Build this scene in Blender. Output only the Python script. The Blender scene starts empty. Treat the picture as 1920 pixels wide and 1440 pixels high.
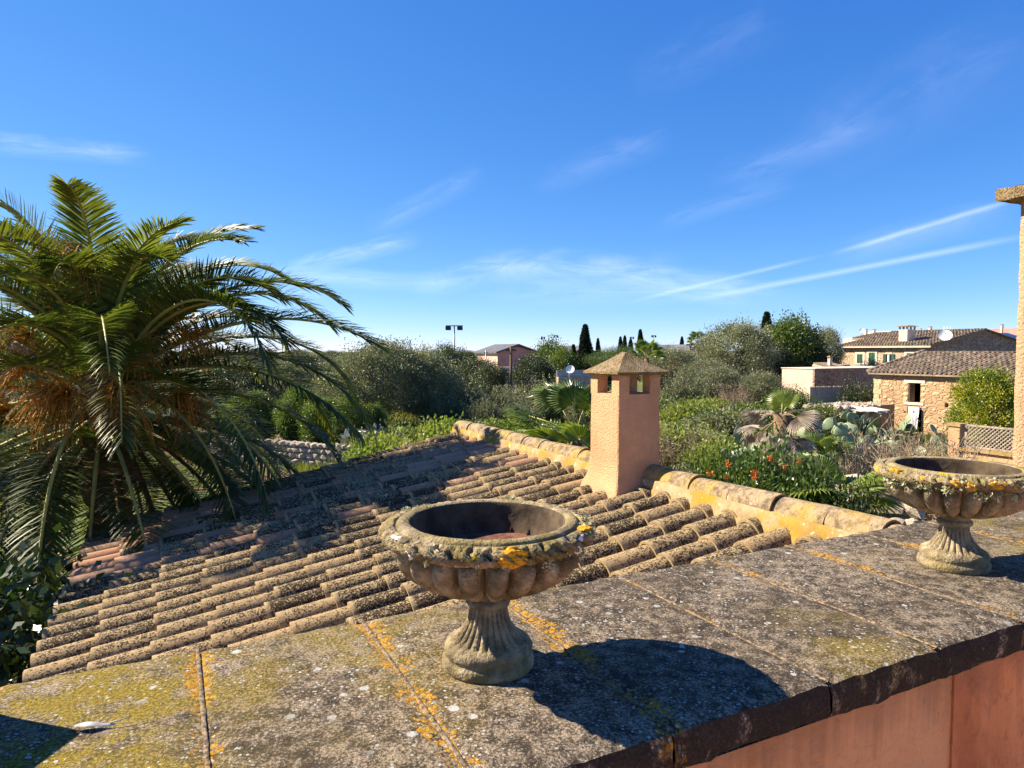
import bpy, bmesh, math, random
import numpy as np
from mathutils import Vector, Matrix, noise as mnoise

R = math.radians
random.seed(7)
rng = np.random.default_rng(11)
scene = bpy.context.scene
col = scene.collection

# ------------------------------------------------------------------ camera
FPX = 1280.0            # focal length in pixels of a 1920 wide picture
HZ = 658.0              # picture row of the horizon
PITCH = math.atan((720 - HZ) / FPX)
cam_d = bpy.data.cameras.new("camera")
cam_d.sensor_width = 36.0
cam_d.lens = 36.0 * FPX / 1920.0
cam_d.clip_start = 0.05
cam_d.clip_end = 200000
cam = bpy.data.objects.new("camera", cam_d)
col.objects.link(cam)
cam.location = (0, 0, 0)
cam.rotation_euler = (R(90) - PITCH, 0, 0)
scene.camera = cam

# ------------------------------------------------------------------ sun and sky
SUN_EL = R(38.5)
SUN_H = Vector((-0.955, 0.296, 0)).normalized()          # horizontal direction towards the sun
sun_dir = Vector((SUN_H.x * math.cos(SUN_EL), SUN_H.y * math.cos(SUN_EL), math.sin(SUN_EL)))
sun_d = bpy.data.lights.new("sun", 'SUN')
sun_d.energy = 4.8
sun_d.angle = R(0.53)
sun_d.color = (1.0, 0.88, 0.70)
sun = bpy.data.objects.new("sun", sun_d)
col.objects.link(sun)
sun.location = (-30, 13, 25)
sun.rotation_euler = (-sun_dir).to_track_quat('-Z', 'Y').to_euler()

world = bpy.data.worlds.new("World")
scene.world = world
world.use_nodes = True
wn = world.node_tree
for n in list(wn.nodes):
    wn.nodes.remove(n)
def wnode(t, **k):
    n = wn.nodes.new(t)
    for a, b in k.items():
        setattr(n, a, b)
    return n
w_out = wnode('ShaderNodeOutputWorld')
w_bg = wnode('ShaderNodeBackground')
w_bg.inputs['Strength'].default_value = 0.076
w_sky = wnode('ShaderNodeTexSky')
w_sky.sky_type = 'NISHITA'
w_sky.sun_disc = False
w_sky.sun_elevation = SUN_EL
w_sky.sun_rotation = math.atan2(SUN_H.x, SUN_H.y)
w_sky.altitude = 60
w_sky.air_density = 0.5
w_sky.dust_density = 0.0
w_sky.ozone_density = 8.0
def pix_dir(x, y):
    u = (x - 960) / FPX
    v = (720 - y) / FPX
    c, s = math.cos(PITCH), math.sin(PITCH)
    return Vector((u, c + v * s, -s + v * c)).normalized()

w_hs = wnode('ShaderNodeHueSaturation')
w_hs.inputs['Saturation'].default_value = 0.98
w_hs.inputs['Value'].default_value = 1.0
wn.links.new(w_sky.outputs[0], w_hs.inputs['Color'])
w_tint = wnode('ShaderNodeMix', data_type='RGBA', blend_type='MULTIPLY')
w_tint.inputs[0].default_value = 1.0
wn.links.new(w_hs.outputs[0], w_tint.inputs[6])
w_tint.inputs[7].default_value = (0.75, 1.0, 1.17, 1)
# camera-like response of the blue: per-channel contrast of the whole sky
w_sep = wnode('ShaderNodeSeparateColor')
w_com = wnode('ShaderNodeCombineColor')
wn.links.new(w_tint.outputs[2], w_sep.inputs[0])
for ch_, (gain, power) in enumerate(((1.02, 1.25), (1.12, 0.80), (2.14, 0.45))):
    p_ = wnode('ShaderNodeMath', operation='POWER')
    wn.links.new(w_sep.outputs[ch_], p_.inputs[0]); p_.inputs[1].default_value = power
    g_ = wnode('ShaderNodeMath', operation='MULTIPLY')
    wn.links.new(p_.outputs[0], g_.inputs[0]); g_.inputs[1].default_value = gain
    wn.links.new(g_.outputs[0], w_com.inputs[ch_])
wn.links.new(w_com.outputs[0], w_bg.inputs['Color'])
wn.links.new(w_bg.outputs[0], w_out.inputs[0])

scene.view_settings.view_transform = 'Standard'
scene.view_settings.look = 'None'
scene.view_settings.exposure = 1.57
scene.view_settings.gamma = 1.0
scene.view_settings.use_curve_mapping = False
scene.render.resolution_x = 1024
scene.render.resolution_y = 768
scene.cycles.max_bounces = 6
scene.cycles.transparent_max_bounces = 6

# ------------------------------------------------------------------ frames
YAW = R(26.5)                     # the house and the whole village share this heading
UX = Vector((math.cos(YAW), math.sin(YAW), 0))
VX = Vector((-math.sin(YAW), math.cos(YAW), 0))
def W(u, v, z=0.0):
    return UX * u + VX * v + Vector((0, 0, z))
GZ = -4.6                         # garden level below the eye
def spot(px, d, z=GZ):            # a place d metres ahead in the viewing direction of column px
    return Vector(((px - 960) / FPX * d, d, z))
def zat(py, d):
    return (HZ - py) / FPX * d

# ------------------------------------------------------------------ material helpers
class N:
    def __init__(self, name):
        self.m = bpy.data.materials.new(name)
        self.m.use_nodes = True
        self.t = self.m.node_tree
        self.b = self.t.nodes['Principled BSDF']
        self.out = self.t.nodes['Material Output']
        self.b.inputs['Roughness'].default_value = 0.9
        self.b.inputs['Specular IOR Level'].default_value = 0.25
        self._v = None
    def new(self, t, **k):
        n = self.t.nodes.new(t)
        for a, b in k.items():
            setattr(n, a, b)
        return n
    def put(self, sock, x):
        if isinstance(x, (int, float)):
            sock.default_value = x
        elif isinstance(x, (tuple, list)):
            sock.default_value = tuple(x) + ((1,) if len(x) == 3 and len(sock.default_value) == 4 else ())
        else:
            self.t.links.new(x, sock)
    def vec(self, rand=True, kind='Object'):
        tc = self.new('ShaderNodeTexCoord')
        o = tc.outputs[kind]
        if rand:
            oi = self.new('ShaderNodeObjectInfo')
            s = self.math('MULTIPLY', oi.outputs['Random'], 53.0)
            a = self.new('ShaderNodeVectorMath', operation='ADD')
            self.t.links.new(o, a.inputs[0])
            self.t.links.new(s, a.inputs[1])
            o = a.outputs[0]
        return o
    def pos(self):
        return self.new('ShaderNodeNewGeometry').outputs['Position']
    def rand(self):
        return self.new('ShaderNodeObjectInfo').outputs['Random']
    def island(self):
        return self.new('ShaderNodeNewGeometry').outputs['Random Per Island']
    def math(self, op, a, b=None, clamp=False):
        n = self.new('ShaderNodeMath', operation=op, use_clamp=clamp)
        self.put(n.inputs[0], a)
        if b is not None:
            self.put(n.inputs[1], b)
        return n.outputs[0]
    def scale(self, v, s):
        n = self.new('ShaderNodeMapping')
        n.inputs['Scale'].default_value = s
        self.t.links.new(v, n.inputs['Vector'])
        return n.outputs[0]
    def noise(self, v, s, d=4.0, r=0.55, dist=0.0):
        n = self.new('ShaderNodeTexNoise')
        n.inputs['Scale'].default_value = s
        n.inputs['Detail'].default_value = d
        n.inputs['Roughness'].default_value = r
        n.inputs['Distortion'].default_value = dist
        self.t.links.new(v, n.inputs['Vector'])
        return n.outputs['Fac']
    def voro(self, v, s, feature='F1', out='Distance'):
        n = self.new('ShaderNodeTexVoronoi', feature=feature)
        n.inputs['Scale'].default_value = s
        self.t.links.new(v, n.inputs['Vector'])
        return n.outputs[out]
    def step(self, x, a, b):
        n = self.new('ShaderNodeMapRange', interpolation_type='SMOOTHSTEP')
        self.put(n.inputs['Value'], x)
        n.inputs['From Min'].default_value = a
        n.inputs['From Max'].default_value = b
        return n.outputs[0]
    def mix(self, f, a, b):
        n = self.new('ShaderNodeMix', data_type='RGBA')
        self.put(n.inputs[0], f)
        self.put(n.inputs[6], a)
        self.put(n.inputs[7], b)
        return n.outputs[2]
    def sep(self, v):
        n = self.new('ShaderNodeSeparateXYZ')
        self.t.links.new(v, n.inputs[0])
        return n.outputs
    def color(self, c):
        self.put(self.b.inputs['Base Color'], c)
        return self
    def rough(self, x, spec=None):
        self.put(self.b.inputs['Roughness'], x)
        if spec is not None:
            self.b.inputs['Specular IOR Level'].default_value = spec
        return self
    def bump(self, h, strength=0.6, dist=0.01, prev=None):
        n = self.new('ShaderNodeBump')
        n.inputs['Strength'].default_value = strength
        n.inputs['Distance'].default_value = dist
        self.t.links.new(h, n.inputs['Height'])
        if prev is not None:
            self.t.links.new(prev, n.inputs['Normal'])
        self.t.links.new(n.outputs[0], self.b.inputs['Normal'])
        return n.outputs[0]

def leaf_mat(name, c0, c1, c2=None, trans=0.3, rough=0.5, spec=0.4, tr_tint=(1.25, 1.35, 0.55)):
    n = N(name)
    isl = n.island()
    c = n.mix(isl, c0, c1)
    if c2 is not None:
        f = n.step(n.noise(n.vec(), 0.8, 2.0), 0.42, 0.62)
        c = n.mix(f, c, n.mix(isl, c1, c2))
    oi = n.rand()
    c = n.mix(n.math('MULTIPLY', oi, 0.35), c, tuple(x * 0.6 for x in c0))
    n.color(c).rough(rough, spec)
    tr = n.new('ShaderNodeBsdfTranslucent')
    mul = n.new('ShaderNodeMix', data_type='RGBA', blend_type='MULTIPLY')
    mul.inputs[0].default_value = 1.0
    n.t.links.new(c, mul.inputs[6])
    mul.inputs[7].default_value = tr_tint + (1,)
    n.t.links.new(mul.outputs[2], tr.inputs['Color'])
    ms = n.new('ShaderNodeMixShader')
    ms.inputs[0].default_value = trans
    n.t.links.new(n.b.outputs[0], ms.inputs[1])
    n.t.links.new(tr.outputs[0], ms.inputs[2])
    n.t.links.new(ms.outputs[0], n.out.inputs['Surface'])
    return n.m

def plain(name, c, rough=0.8, var=0.25, sc=6.0, metal=0.0, bump=0.0):
    n = N(name)
    f = n.noise(n.vec(), sc, 5.0)
    n.color(n.mix(n.step(f, 0.3, 0.7), tuple(x * (1 - var) for x in c), tuple(min(1, x * (1 + var)) for x in c))).rough(rough)
    n.b.inputs['Metallic'].default_value = metal
    if bump:
        n.bump(f, bump, 0.01)
    return n.m

# ------------------------------------------------------------------ materials
MT = {}
def m_stucco(name, c, c_dark, grain=70.0, bump=0.9, dist=0.012, streak=True):
    n = N(name)
    v = n.vec(False)
    big = n.noise(v, 1.6, 5.0, 0.6)
    mid = n.noise(v, 9.0, 4.0)
    g = n.noise(v, grain, 3.0, 0.6)
    pits = n.step(n.voro(n.scale(v, (1, 1, 0.7)), grain * 0.8), 0.08, 0.5)
    cc = n.mix(n.step(big, 0.3, 0.72), c_dark, c)
    cc = n.mix(n.math('MULTIPLY', n.step(mid, 0.45, 0.75), 0.35), cc, tuple(min(1, x * 1.25) for x in c))
    cc = n.mix(n.math('MULTIPLY', n.step(g, 0.58, 0.72), 0.35), cc, tuple(x * 0.5 for x in c_dark))
    drip = n.noise(n.scale(v, (9.0, 9.0, 0.9)), 1.6, 6.0, 0.68, 0.3)
    cc = n.mix(n.math('MULTIPLY', n.step(drip, 0.55, 0.76), 0.32), cc, tuple(x * 0.55 for x in c_dark))
    n.color(cc)
    h = n.math('ADD', n.math('MULTIPLY', g, 1.2), n.math('MULTIPLY', pits, 0.22))
    n.bump(h, bump, dist)
    return n.m
MT['stucco'] = m_stucco('orange_render', (0.60, 0.345, 0.185), (0.52, 0.285, 0.145), 90, 1.0, 0.013)
MT['stucco_pale'] = m_stucco('sand_render', (0.4439, 0.2832, 0.1607), (0.3827, 0.2296, 0.1225), 62, 1.0, 0.016)

def m_wall(pale=0.0):
    n = N('worn_orange_wall')
    v = n.vec(False)
    big = n.noise(v, 2.2, 6.0, 0.62, 0.6)
    streak = n.noise(n.scale(v, (5.0, 5.0, 0.8)), 2.0, 5.0, 0.6)
    fine = n.noise(v, 55.0, 4.0)
    c = n.mix(n.step(big, 0.32, 0.68), (0.3978, 0.1346, 0.0468), (0.7254, 0.2808, 0.09945))
    c = n.mix(n.math('MULTIPLY', n.step(streak, 0.48, 0.72), 0.5), c, (0.7488, 0.3627, 0.1697))
    c = n.mix(n.math('MULTIPLY', n.step(n.noise(v, 9.0, 9.0, 0.76, 0.5), 0.53, 0.68), 0.55), c, (0.1872, 0.07254, 0.0351))
    if pale:
        c = n.mix(pale, c, n.mix(n.step(big, 0.3, 0.7), (0.56, 0.285, 0.115), (0.66, 0.36, 0.165)))
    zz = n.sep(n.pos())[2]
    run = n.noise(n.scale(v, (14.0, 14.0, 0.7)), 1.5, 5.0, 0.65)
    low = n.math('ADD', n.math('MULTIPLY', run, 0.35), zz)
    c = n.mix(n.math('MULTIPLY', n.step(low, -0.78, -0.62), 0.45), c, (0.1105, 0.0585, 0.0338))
    c = n.mix(n.math('MULTIPLY', n.step(n.noise(v, 30.0, 6.0, 0.75), 0.56, 0.68), 0.45), c, (0.26, 0.1105, 0.052))
    n.color(c)
    n.bump(n.math('ADD', fine, n.math('MULTIPLY', big, 1.5)), 0.9, 0.010)
    return n.m
MT['wall'] = m_wall()
MT['wall_pale'] = m_wall(0.72)

def m_coping():
    n = N('lichen_sandstone')
    v = n.pos()
    x, y, z = n.sep(n.vec(False))
    nrm = n.sep(n.new('ShaderNodeNewGeometry').outputs['True Normal'])[2]
    big = n.noise(v, 2.3, 5.0, 0.6)
    mid = n.noise(v, 26.0, 6.0, 0.74)
    fine = n.noise(v, 150.0, 4.0, 0.72)
    gr = n.noise(v, 330.0, 2.0, 0.6)
    dark = n.mix(n.step(mid, 0.35, 0.7), (0.03247, 0.02516, 0.01785), (0.1015, 0.07305, 0.04464))
    tan = n.mix(n.step(gr, 0.35, 0.65), (0.189, 0.1419, 0.09407), (0.3621, 0.2968, 0.2228))
    f = n.math('ADD', n.math('MULTIPLY', mid, 0.40), n.math('ADD', n.math('MULTIPLY', fine, 0.55), n.math('MULTIPLY', big, 0.22)))
    c = n.mix(n.step(f, 0.55, 0.68), dark, tan)
    # olive film: the left slabs, and patches round the urns
    px = n.sep(v)[0]
    area = n.math('ADD', n.step(n.math('MULTIPLY', px, -1.0), 0.25, 1.0), n.math('MULTIPLY', n.step(n.noise(v, 1.7, 3.0), 0.47, 0.64), 0.8))
    moss = n.math('MULTIPLY', n.math('MULTIPLY', area, n.step(n.noise(v, 9.0, 6.0, 0.7), 0.36, 0.58)), 0.78, True)
    c = n.mix(moss, c, n.mix(n.step(fine, 0.4, 0.6), (0.0974, 0.07305, 0.01136), (0.2597, 0.1826, 0.02029)))
    # rosettes: every cell may carry a round lichen whose size depends on how favourable the place is
    ax = n.math('ABSOLUTE', x)
    wob = n.math('MULTIPLY', n.math('SUBTRACT', n.noise(v, 14.0, 4.0, 0.65), 0.5), 0.11)
    edge = n.math('MULTIPLY', n.step(n.math('ADD', ax, wob), 0.150, 0.192), n.step(n.noise(v, 2.2, 3.0), 0.35, 0.54))
    fav = n.math('ADD', n.math('MULTIPLY', edge, 0.95), n.math('MULTIPLY', n.step(n.noise(v, 3.1, 4.0, 0.6), 0.50, 0.70), 0.34))
    def rosette(scale, off, lo, gain):
        sv = n.new('ShaderNodeVectorMath', operation='ADD'); n.t.links.new(v, sv.inputs[0]); sv.inputs[1].default_value = (off, off * 1.7, 0)
        d = n.voro(sv.outputs[0], scale)
        pick = n.sep(n.voro(sv.outputs[0], scale, out='Color'))[0]
        rad = n.math('MULTIPLY', n.math('SUBTRACT', n.math('MULTIPLY', fav, gain), n.math('MULTIPLY', pick, lo)), 0.75)
        e_ = n.math('SUBTRACT', rad, n.math('ADD', d, n.math('MULTIPLY', n.math('SUBTRACT', fine, 0.5), 0.5)))
        return n.step(e_, 0.0, 0.10)
    o1 = rosette(62.0, 0.0, 0.55, 1.05)
    o2 = rosette(130.0, 3.3, 0.60, 0.95)
    oran = n.math('MAXIMUM', o1, o2)
    c = n.mix(n.math('MULTIPLY', oran, 0.92), c, n.mix(n.step(fine, 0.35, 0.62), (0.2435, 0.1015, 0.008117), (0.4545, 0.2516, 0.02029)))
    # white rosettes of two sizes
    def white(scale, off, keep):
        sv = n.new('ShaderNodeVectorMath', operation='ADD'); n.t.links.new(v, sv.inputs[0]); sv.inputs[1].default_value = (off, off * 1.3, 0)
        d = n.voro(sv.outputs[0], scale)
        col_ = n.sep(n.voro(sv.outputs[0], scale, out='Color'))
        rad = n.math('MULTIPLY', n.math('SUBTRACT', col_[1], keep), 0.42 / (1 - keep))
        return n.step(n.math('SUBTRACT', rad, n.math('ADD', d, n.math('ADD', n.math('MULTIPLY', n.math('SUBTRACT', fine, 0.5), 0.7), n.math('MULTIPLY', n.math('SUBTRACT', mid, 0.5), 0.7)))), 0.0, 0.08)
    wh = n.math('MAXIMUM', white(34.0, 7.0, 0.87), white(105.0, 1.0, 0.45))
    wh = n.math('MULTIPLY', wh, n.step(n.noise(v, 4.2, 4.0), 0.34, 0.56))
    wh = n.math('MAXIMUM', wh, n.math('MULTIPLY', n.step(gr, 0.66, 0.70), 0.65))
    c = n.mix(wh, c, (0.3733, 0.3653, 0.3409))
    # black algae on upright faces
    blk = n.math('MULTIPLY', n.step(nrm, 0.75, 0.35), n.step(n.noise(n.scale(v, (1, 1, 0.45)), 14.0, 5.0, 0.65), 0.66, 0.54))
    c = n.mix(n.math('MULTIPLY', blk, 0.93), c, n.mix(fine, (0.00974, 0.008117, 0.006493), (0.04464, 0.03328, 0.02435)))
    n.color(c).rough(0.95, 0.15)
    h = n.math('ADD', n.math('MULTIPLY', fine, 0.9), n.math('ADD', n.math('MULTIPLY', mid, 1.2), n.math('MULTIPLY', oran, 0.5)))
    n.bump(h, 0.9, 0.005)
    return n.m
MT['coping'] = m_coping()

def m_joint():
    n = N('lichen_joint')
    v = n.pos()
    f = n.noise(v, 9.0, 6.0, 0.72)
    fine = n.noise(v, 110.0, 4.0, 0.7)
    c = n.mix(n.step(fine, 0.4, 0.62), (0.06, 0.045, 0.028), (0.26, 0.19, 0.12))
    c = n.mix(n.math('MULTIPLY', n.step(f, 0.52, 0.60), n.step(fine, 0.46, 0.56)), c, (0.30, 0.15, 0.02))
    n.color(c)
    n.bump(fine, 0.8, 0.004)
    return n.m
MT['joint'] = m_joint()

def m_tile(name, crust, joined=False, tan=(0.3873, 0.2969, 0.1592), tan2=(0.3253, 0.231, 0.1183)):
    n = N(name)
    v = n.vec(True)
    r = n.rand()
    x, y, z = n.sep(n.vec(False))
    fine = n.noise(v, 82.0, 4.0, 0.70)
    mid = n.noise(v, 24.0, 5.0, 0.66)
    lump = n.noise(v, 4.0, 3.0)
    base = n.mix(r, tan2, tan)
    base = n.mix(n.math('MULTIPLY', n.step(mid, 0.4, 0.7), 0.2), base, (0.3564, 0.2227, 0.1183))
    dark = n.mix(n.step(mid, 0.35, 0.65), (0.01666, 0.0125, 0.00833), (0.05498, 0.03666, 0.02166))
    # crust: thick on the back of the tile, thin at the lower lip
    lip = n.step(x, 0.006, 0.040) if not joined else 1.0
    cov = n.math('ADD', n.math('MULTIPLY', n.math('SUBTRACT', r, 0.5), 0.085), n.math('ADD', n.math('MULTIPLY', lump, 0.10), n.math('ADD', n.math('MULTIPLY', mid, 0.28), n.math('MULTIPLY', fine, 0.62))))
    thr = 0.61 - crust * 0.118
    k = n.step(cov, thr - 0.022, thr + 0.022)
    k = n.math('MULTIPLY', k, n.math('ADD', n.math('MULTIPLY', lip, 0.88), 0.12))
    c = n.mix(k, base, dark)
    pale = n.step(n.noise(v, 150.0, 2.0, 0.5), 0.655, 0.70)
    c = n.mix(n.math('MULTIPLY', pale, 0.6 * crust + 0.1), c, (0.4665, 0.3749, 0.2499))
    wsp = n.math('MULTIPLY', n.step(n.voro(v, 11.0), 0.16, 0.12), n.step(n.voro(v, 11.0, out='Color'), 0.9, 0.91))
    c = n.mix(wsp, c, (0.4998, 0.4998, 0.4665))
    n.color(c).rough(0.95, 0.12)
    n.bump(n.math('ADD', fine, n.math('MULTIPLY', mid, 0.6)), 0.8, 0.008)
    return n.m
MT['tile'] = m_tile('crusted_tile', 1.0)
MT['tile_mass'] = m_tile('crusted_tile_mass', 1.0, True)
MT['tile_bare'] = m_tile('bare_tile', 0.05, False, (0.4165, 0.2665, 0.1666), (0.3498, 0.1874, 0.1166))
MT['tile_half'] = m_tile('half_crusted_tile', 0.62, False, (0.3915, 0.2582, 0.15), (0.3249, 0.1874, 0.1083))
def m_far_tile():
    n = N('far_roof_tile')
    v = n.vec(False)
    i = n.island()
    big = n.noise(v, 0.7, 5.0, 0.65)
    c = n.mix(i, (0.1597, 0.1175, 0.07988), (0.3947, 0.296, 0.2021))
    c = n.mix(n.math('MULTIPLY', n.step(big, 0.42, 0.65), 0.6), c, (0.141, 0.1081, 0.07988))
    c = n.mix(n.step(n.noise(v, 14.0, 5.0, 0.7), 0.50, 0.66), c, (0.08459, 0.06578, 0.04699))
    c = n.mix(n.step(n.noise(v, 3.0, 5.0, 0.7), 0.60, 0.70), c, (0.4324, 0.3571, 0.2068))
    n.color(c)
    return n.m
MT['tile_far'] = m_far_tile()

def m_mortar():
    n = N('yellow_lichen_mortar')
    v = n.pos()
    big = n.noise(v, 3.0, 8.0, 0.72)
    fine = n.noise(v, 45.0, 5.0, 0.65)
    c = n.mix(n.step(big, 0.40, 0.60), (0.3556, 0.2458, 0.1362), (0.3177, 0.1853, 0.01664))
    c = n.mix(n.math('MULTIPLY', n.step(n.noise(v, 8.0, 6.0, 0.7), 0.45, 0.62), 0.5), c, (0.20, 0.13, 0.05))
    c = n.mix(n.step(fine, 0.58, 0.70), c, (0.227, 0.1513, 0.06809))
    c = n.mix(n.step(n.noise(v, 20.0, 4.0), 0.60, 0.72), c, (0.469, 0.3782, 0.2572))
    n.color(c)
    n.bump(fine, 0.7, 0.01)
    return n.m
MT['mortar'] = m_mortar()

def m_ridge():
    n = N('lichen_ridge_tile')
    v = n.pos()
    big = n.noise(v, 4.0, 5.0, 0.6)
    mid = n.noise(v, 18.0, 5.0, 0.62)
    fine = n.noise(v, 70.0, 4.0, 0.62)
    big = n.math('ADD', n.math('MULTIPLY', big, 0.6), n.math('MULTIPLY', fine, 0.4))
    c = n.mix(n.step(mid, 0.4, 0.62), (0.3026, 0.2194, 0.1286), (0.1059, 0.07943, 0.0469))
    c = n.mix(n.math('MULTIPLY', n.step(big, 0.48, 0.60), 0.75), c, n.mix(fine, (0.2875, 0.1816, 0.02269), (0.4388, 0.2875, 0.06052)))
    c = n.mix(n.step(fine, 0.60, 0.68), c, (0.05674, 0.04388, 0.03177))
    c = n.mix(n.step(n.noise(v, 9.0, 7.0, 0.72), 0.56, 0.66), c, (0.3782, 0.295, 0.1891))
    n.color(c)
    n.bump(n.math('ADD', fine, mid), 0.8, 0.01)
    return n.m
MT['ridge'] = m_ridge()

def m_cap():
    n = N('rough_chimney_cap')
    v = n.vec(True)
    fine = n.noise(v, 85.0, 3.0, 0.62)
    mid = n.noise(v, 12.0, 5.0, 0.6)
    c = n.mix(n.step(mid, 0.35, 0.65), (0.235, 0.1606, 0.06657), (0.3446, 0.2585, 0.1488))
    c = n.mix(n.step(fine, 0.52, 0.62), c, (0.1096, 0.0744, 0.03916))
    n.color(c)
    n.bump(n.math('ADD', n.math('MULTIPLY', fine, 1.4), mid), 1.0, 0.02)
    return n.m
MT['cap'] = m_cap()

def m_urn(heavy):
    n = N('cast_stone_urn')
    v = n.vec(True)
    x, y, z = n.sep(n.vec(False))
    big = n.noise(v, 7.0, 5.0, 0.6)
    mid = n.noise(v, 24.0, 5.0, 0.62)
    fine = n.noise(v, 140.0, 3.0, 0.6)
    c = n.mix(n.step(mid, 0.35, 0.68), (0.1771, 0.1377, 0.08261), (0.3855, 0.3068, 0.1888))
    c = n.mix(n.math('MULTIPLY', n.step(big, 0.5, 0.66), 0.70), c, (0.08261, 0.0653, 0.03776))
    # yellow-green film near the foot and the rim
    foot = n.math('ADD', n.step(z, 0.09, 0.02), n.step(z, 0.27, 0.31))
    c = n.mix(n.math('MULTIPLY', foot, n.math('MULTIPLY', n.step(n.noise(v, 10.0, 5.0), 0.45, 0.62), 0.6)), c, (0.1888, 0.1456, 0.03934))
    rim = n.step(z, 0.285, 0.305)
    o = n.math('MULTIPLY', rim, n.step(n.noise(v, 11.0, 4.0, 0.55), 0.72 - 0.10 * heavy, 0.74 - 0.10 * heavy))
    c = n.mix(o, c, n.mix(n.step(fine, 0.4, 0.6), (0.3934, 0.173, 0.0118), (0.535, 0.3147, 0.02361)))
    y2 = n.math('MULTIPLY', rim, n.step(n.noise(n.scale(v, (1, 1, 1.4)), 17.0, 4.0, 0.55), 0.66 - 0.06 * heavy, 0.70 - 0.06 * heavy))
    c = n.mix(y2, c, (0.3697, 0.2911, 0.0472))
    w = n.math('MULTIPLY', n.step(n.noise(v, 15.0, 5.0, 0.6), 0.70, 0.73), n.step(z, 0.22, 0.30))
    c = n.mix(w, c, (0.4563, 0.4485, 0.4091))
    c = n.mix(n.step(fine, 0.64, 0.72), c, (0.07868, 0.06137, 0.03934))
    n.color(c).rough(0.95, 0.12)
    n.bump(n.math('ADD', n.math('MULTIPLY', fine, 0.9), mid), 1.0, 0.008)
    return n.m
MT['urn0'] = m_urn(0.0)
MT['urn1'] = m_urn(1.0)
MT['soil'] = plain('red_potting_soil', (0.135, 0.055, 0.034), 0.95, 0.4, 40, 0, 0.6)
MT['lichen_pale'] = leaf_mat('pale_tuft_lichen', (0.36, 0.375, 0.20), (0.52, 0.51, 0.32), None, 0.15, 0.9, 0.1, (1, 1, 0.9))
MT['lichen_orange'] = plain('orange_lichen', (0.58, 0.28, 0.015), 0.95, 0.35, 160, 0, 0.9)
MT['lichen_white'] = plain('white_lichen', (0.60, 0.60, 0.57), 0.95, 0.15, 60, 0, 0.5)

def m_ground():
    n = N('garden_earth')
    v = n.pos()
    a = n.noise(v, 0.22, 6.0, 0.6)
    b = n.noise(v, 1.8, 6.0, 0.65)
    c3 = n.noise(v, 9.0, 4.0)
    soil = n.mix(b, (0.17, 0.085, 0.045), (0.30, 0.19, 0.11))
    green = n.mix(c3, (0.045, 0.075, 0.018), (0.12, 0.15, 0.03))
    n.color(n.mix(n.step(n.math('ADD', n.math('MULTIPLY', a, 0.6), n.math('MULTIPLY', b, 0.4)), 0.42, 0.52), soil, green))
    n.bump(n.math('ADD', b, c3), 0.8, 0.15)
    return n.m
MT['ground'] = m_ground()
MT['floor'] = plain('terrace_tiles', (0.62, 0.33, 0.18), 0.8, 0.15, 4, 0, 0.1)

def m_rubble(name, c0=(0.282, 0.1645, 0.08224), c1=(0.4386, 0.3133, 0.1958), mort=(0.3916, 0.282, 0.1801), sx=3.4, sz=5.5, red=0.3):
    n = N(name)
    v = n.vec(False)
    vv = n.scale(v, (sx, sx, sz))
    no = n.new('ShaderNodeTexNoise')
    no.inputs['Scale'].default_value = 2.0
    n.t.links.new(v, no.inputs['Vector'])
    ad = n.new('ShaderNodeVectorMath', operation='MULTIPLY_ADD')
    n.t.links.new(no.outputs['Color'], ad.inputs[0])
    ad.inputs[1].default_value = (0.3916, 0.3916, 0.3916)
    n.t.links.new(vv, ad.inputs[2])
    vv = ad.outputs[0]
    d = n.voro(vv, 1.0, 'DISTANCE_TO_EDGE')
    cellc = n.voro(vv, 1.0, 'F1', 'Color')
    cs = n.sep(cellc)
    c = n.mix(cs[0], c0, c1)
    c = n.mix(n.math('MULTIPLY', n.step(cs[1], 0.6, 0.9), red), c, (0.2976, 0.1175, 0.05874))
    fine = n.noise(v, 11.0, 5.0, 0.65)
    c = n.mix(n.math('MULTIPLY', fine, 0.45), c, tuple(x * 0.55 for x in c0))
    joint = n.step(d, 0.03, 0.11)
    c = n.mix(joint, mort, c)
    st = n.step(n.noise(n.scale(v, (1, 1, 0.5)), 0.9, 6.0, 0.65), 0.50, 0.68)
    c = n.mix(n.math('MULTIPLY', st, 0.45), c, (0.188, 0.1057, 0.05482))
    n.color(c)
    n.bump(n.math('ADD', n.math('MULTIPLY', joint, 0.8), n.math('MULTIPLY', fine, 0.5)), 0.9, 0.05)
    return n.m
MT['rubble'] = m_rubble('rubble_masonry', mort=(0.3681, 0.235, 0.1292))
MT['rubble2'] = m_rubble('coursed_masonry', (0.42, 0.29, 0.18), (0.60, 0.46, 0.32), (0.60, 0.47, 0.33), 2.6, 4.4)
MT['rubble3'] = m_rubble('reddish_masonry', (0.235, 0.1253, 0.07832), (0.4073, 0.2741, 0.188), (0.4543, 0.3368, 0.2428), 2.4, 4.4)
MT['earthwall'] = m_rubble('earth_mortar_wall', (0.41, 0.255, 0.135), (0.47, 0.315, 0.18), (0.44, 0.275, 0.145), 3.0, 4.2, 0.15)
MT['stone'] = plain('field_stone', (0.36, 0.30, 0.235), 0.95, 0.45, 9, 0, 0.8)
MT['stone_warm'] = plain('warm_stone', (0.50, 0.355, 0.21), 0.95, 0.35, 9, 0, 0.8)
MT['pinkwall'] = plain('pink_plaster', (0.62, 0.42, 0.33), 0.9, 0.1, 2, 0, 0.1)
MT['rosewall'] = plain('rose_plaster', (0.50, 0.24, 0.20), 0.9, 0.12, 1, 0, 0.1)
MT['creamwall'] = plain('cream_plaster', (0.66, 0.50, 0.37), 0.9, 0.1, 2, 0, 0.1)
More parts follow.
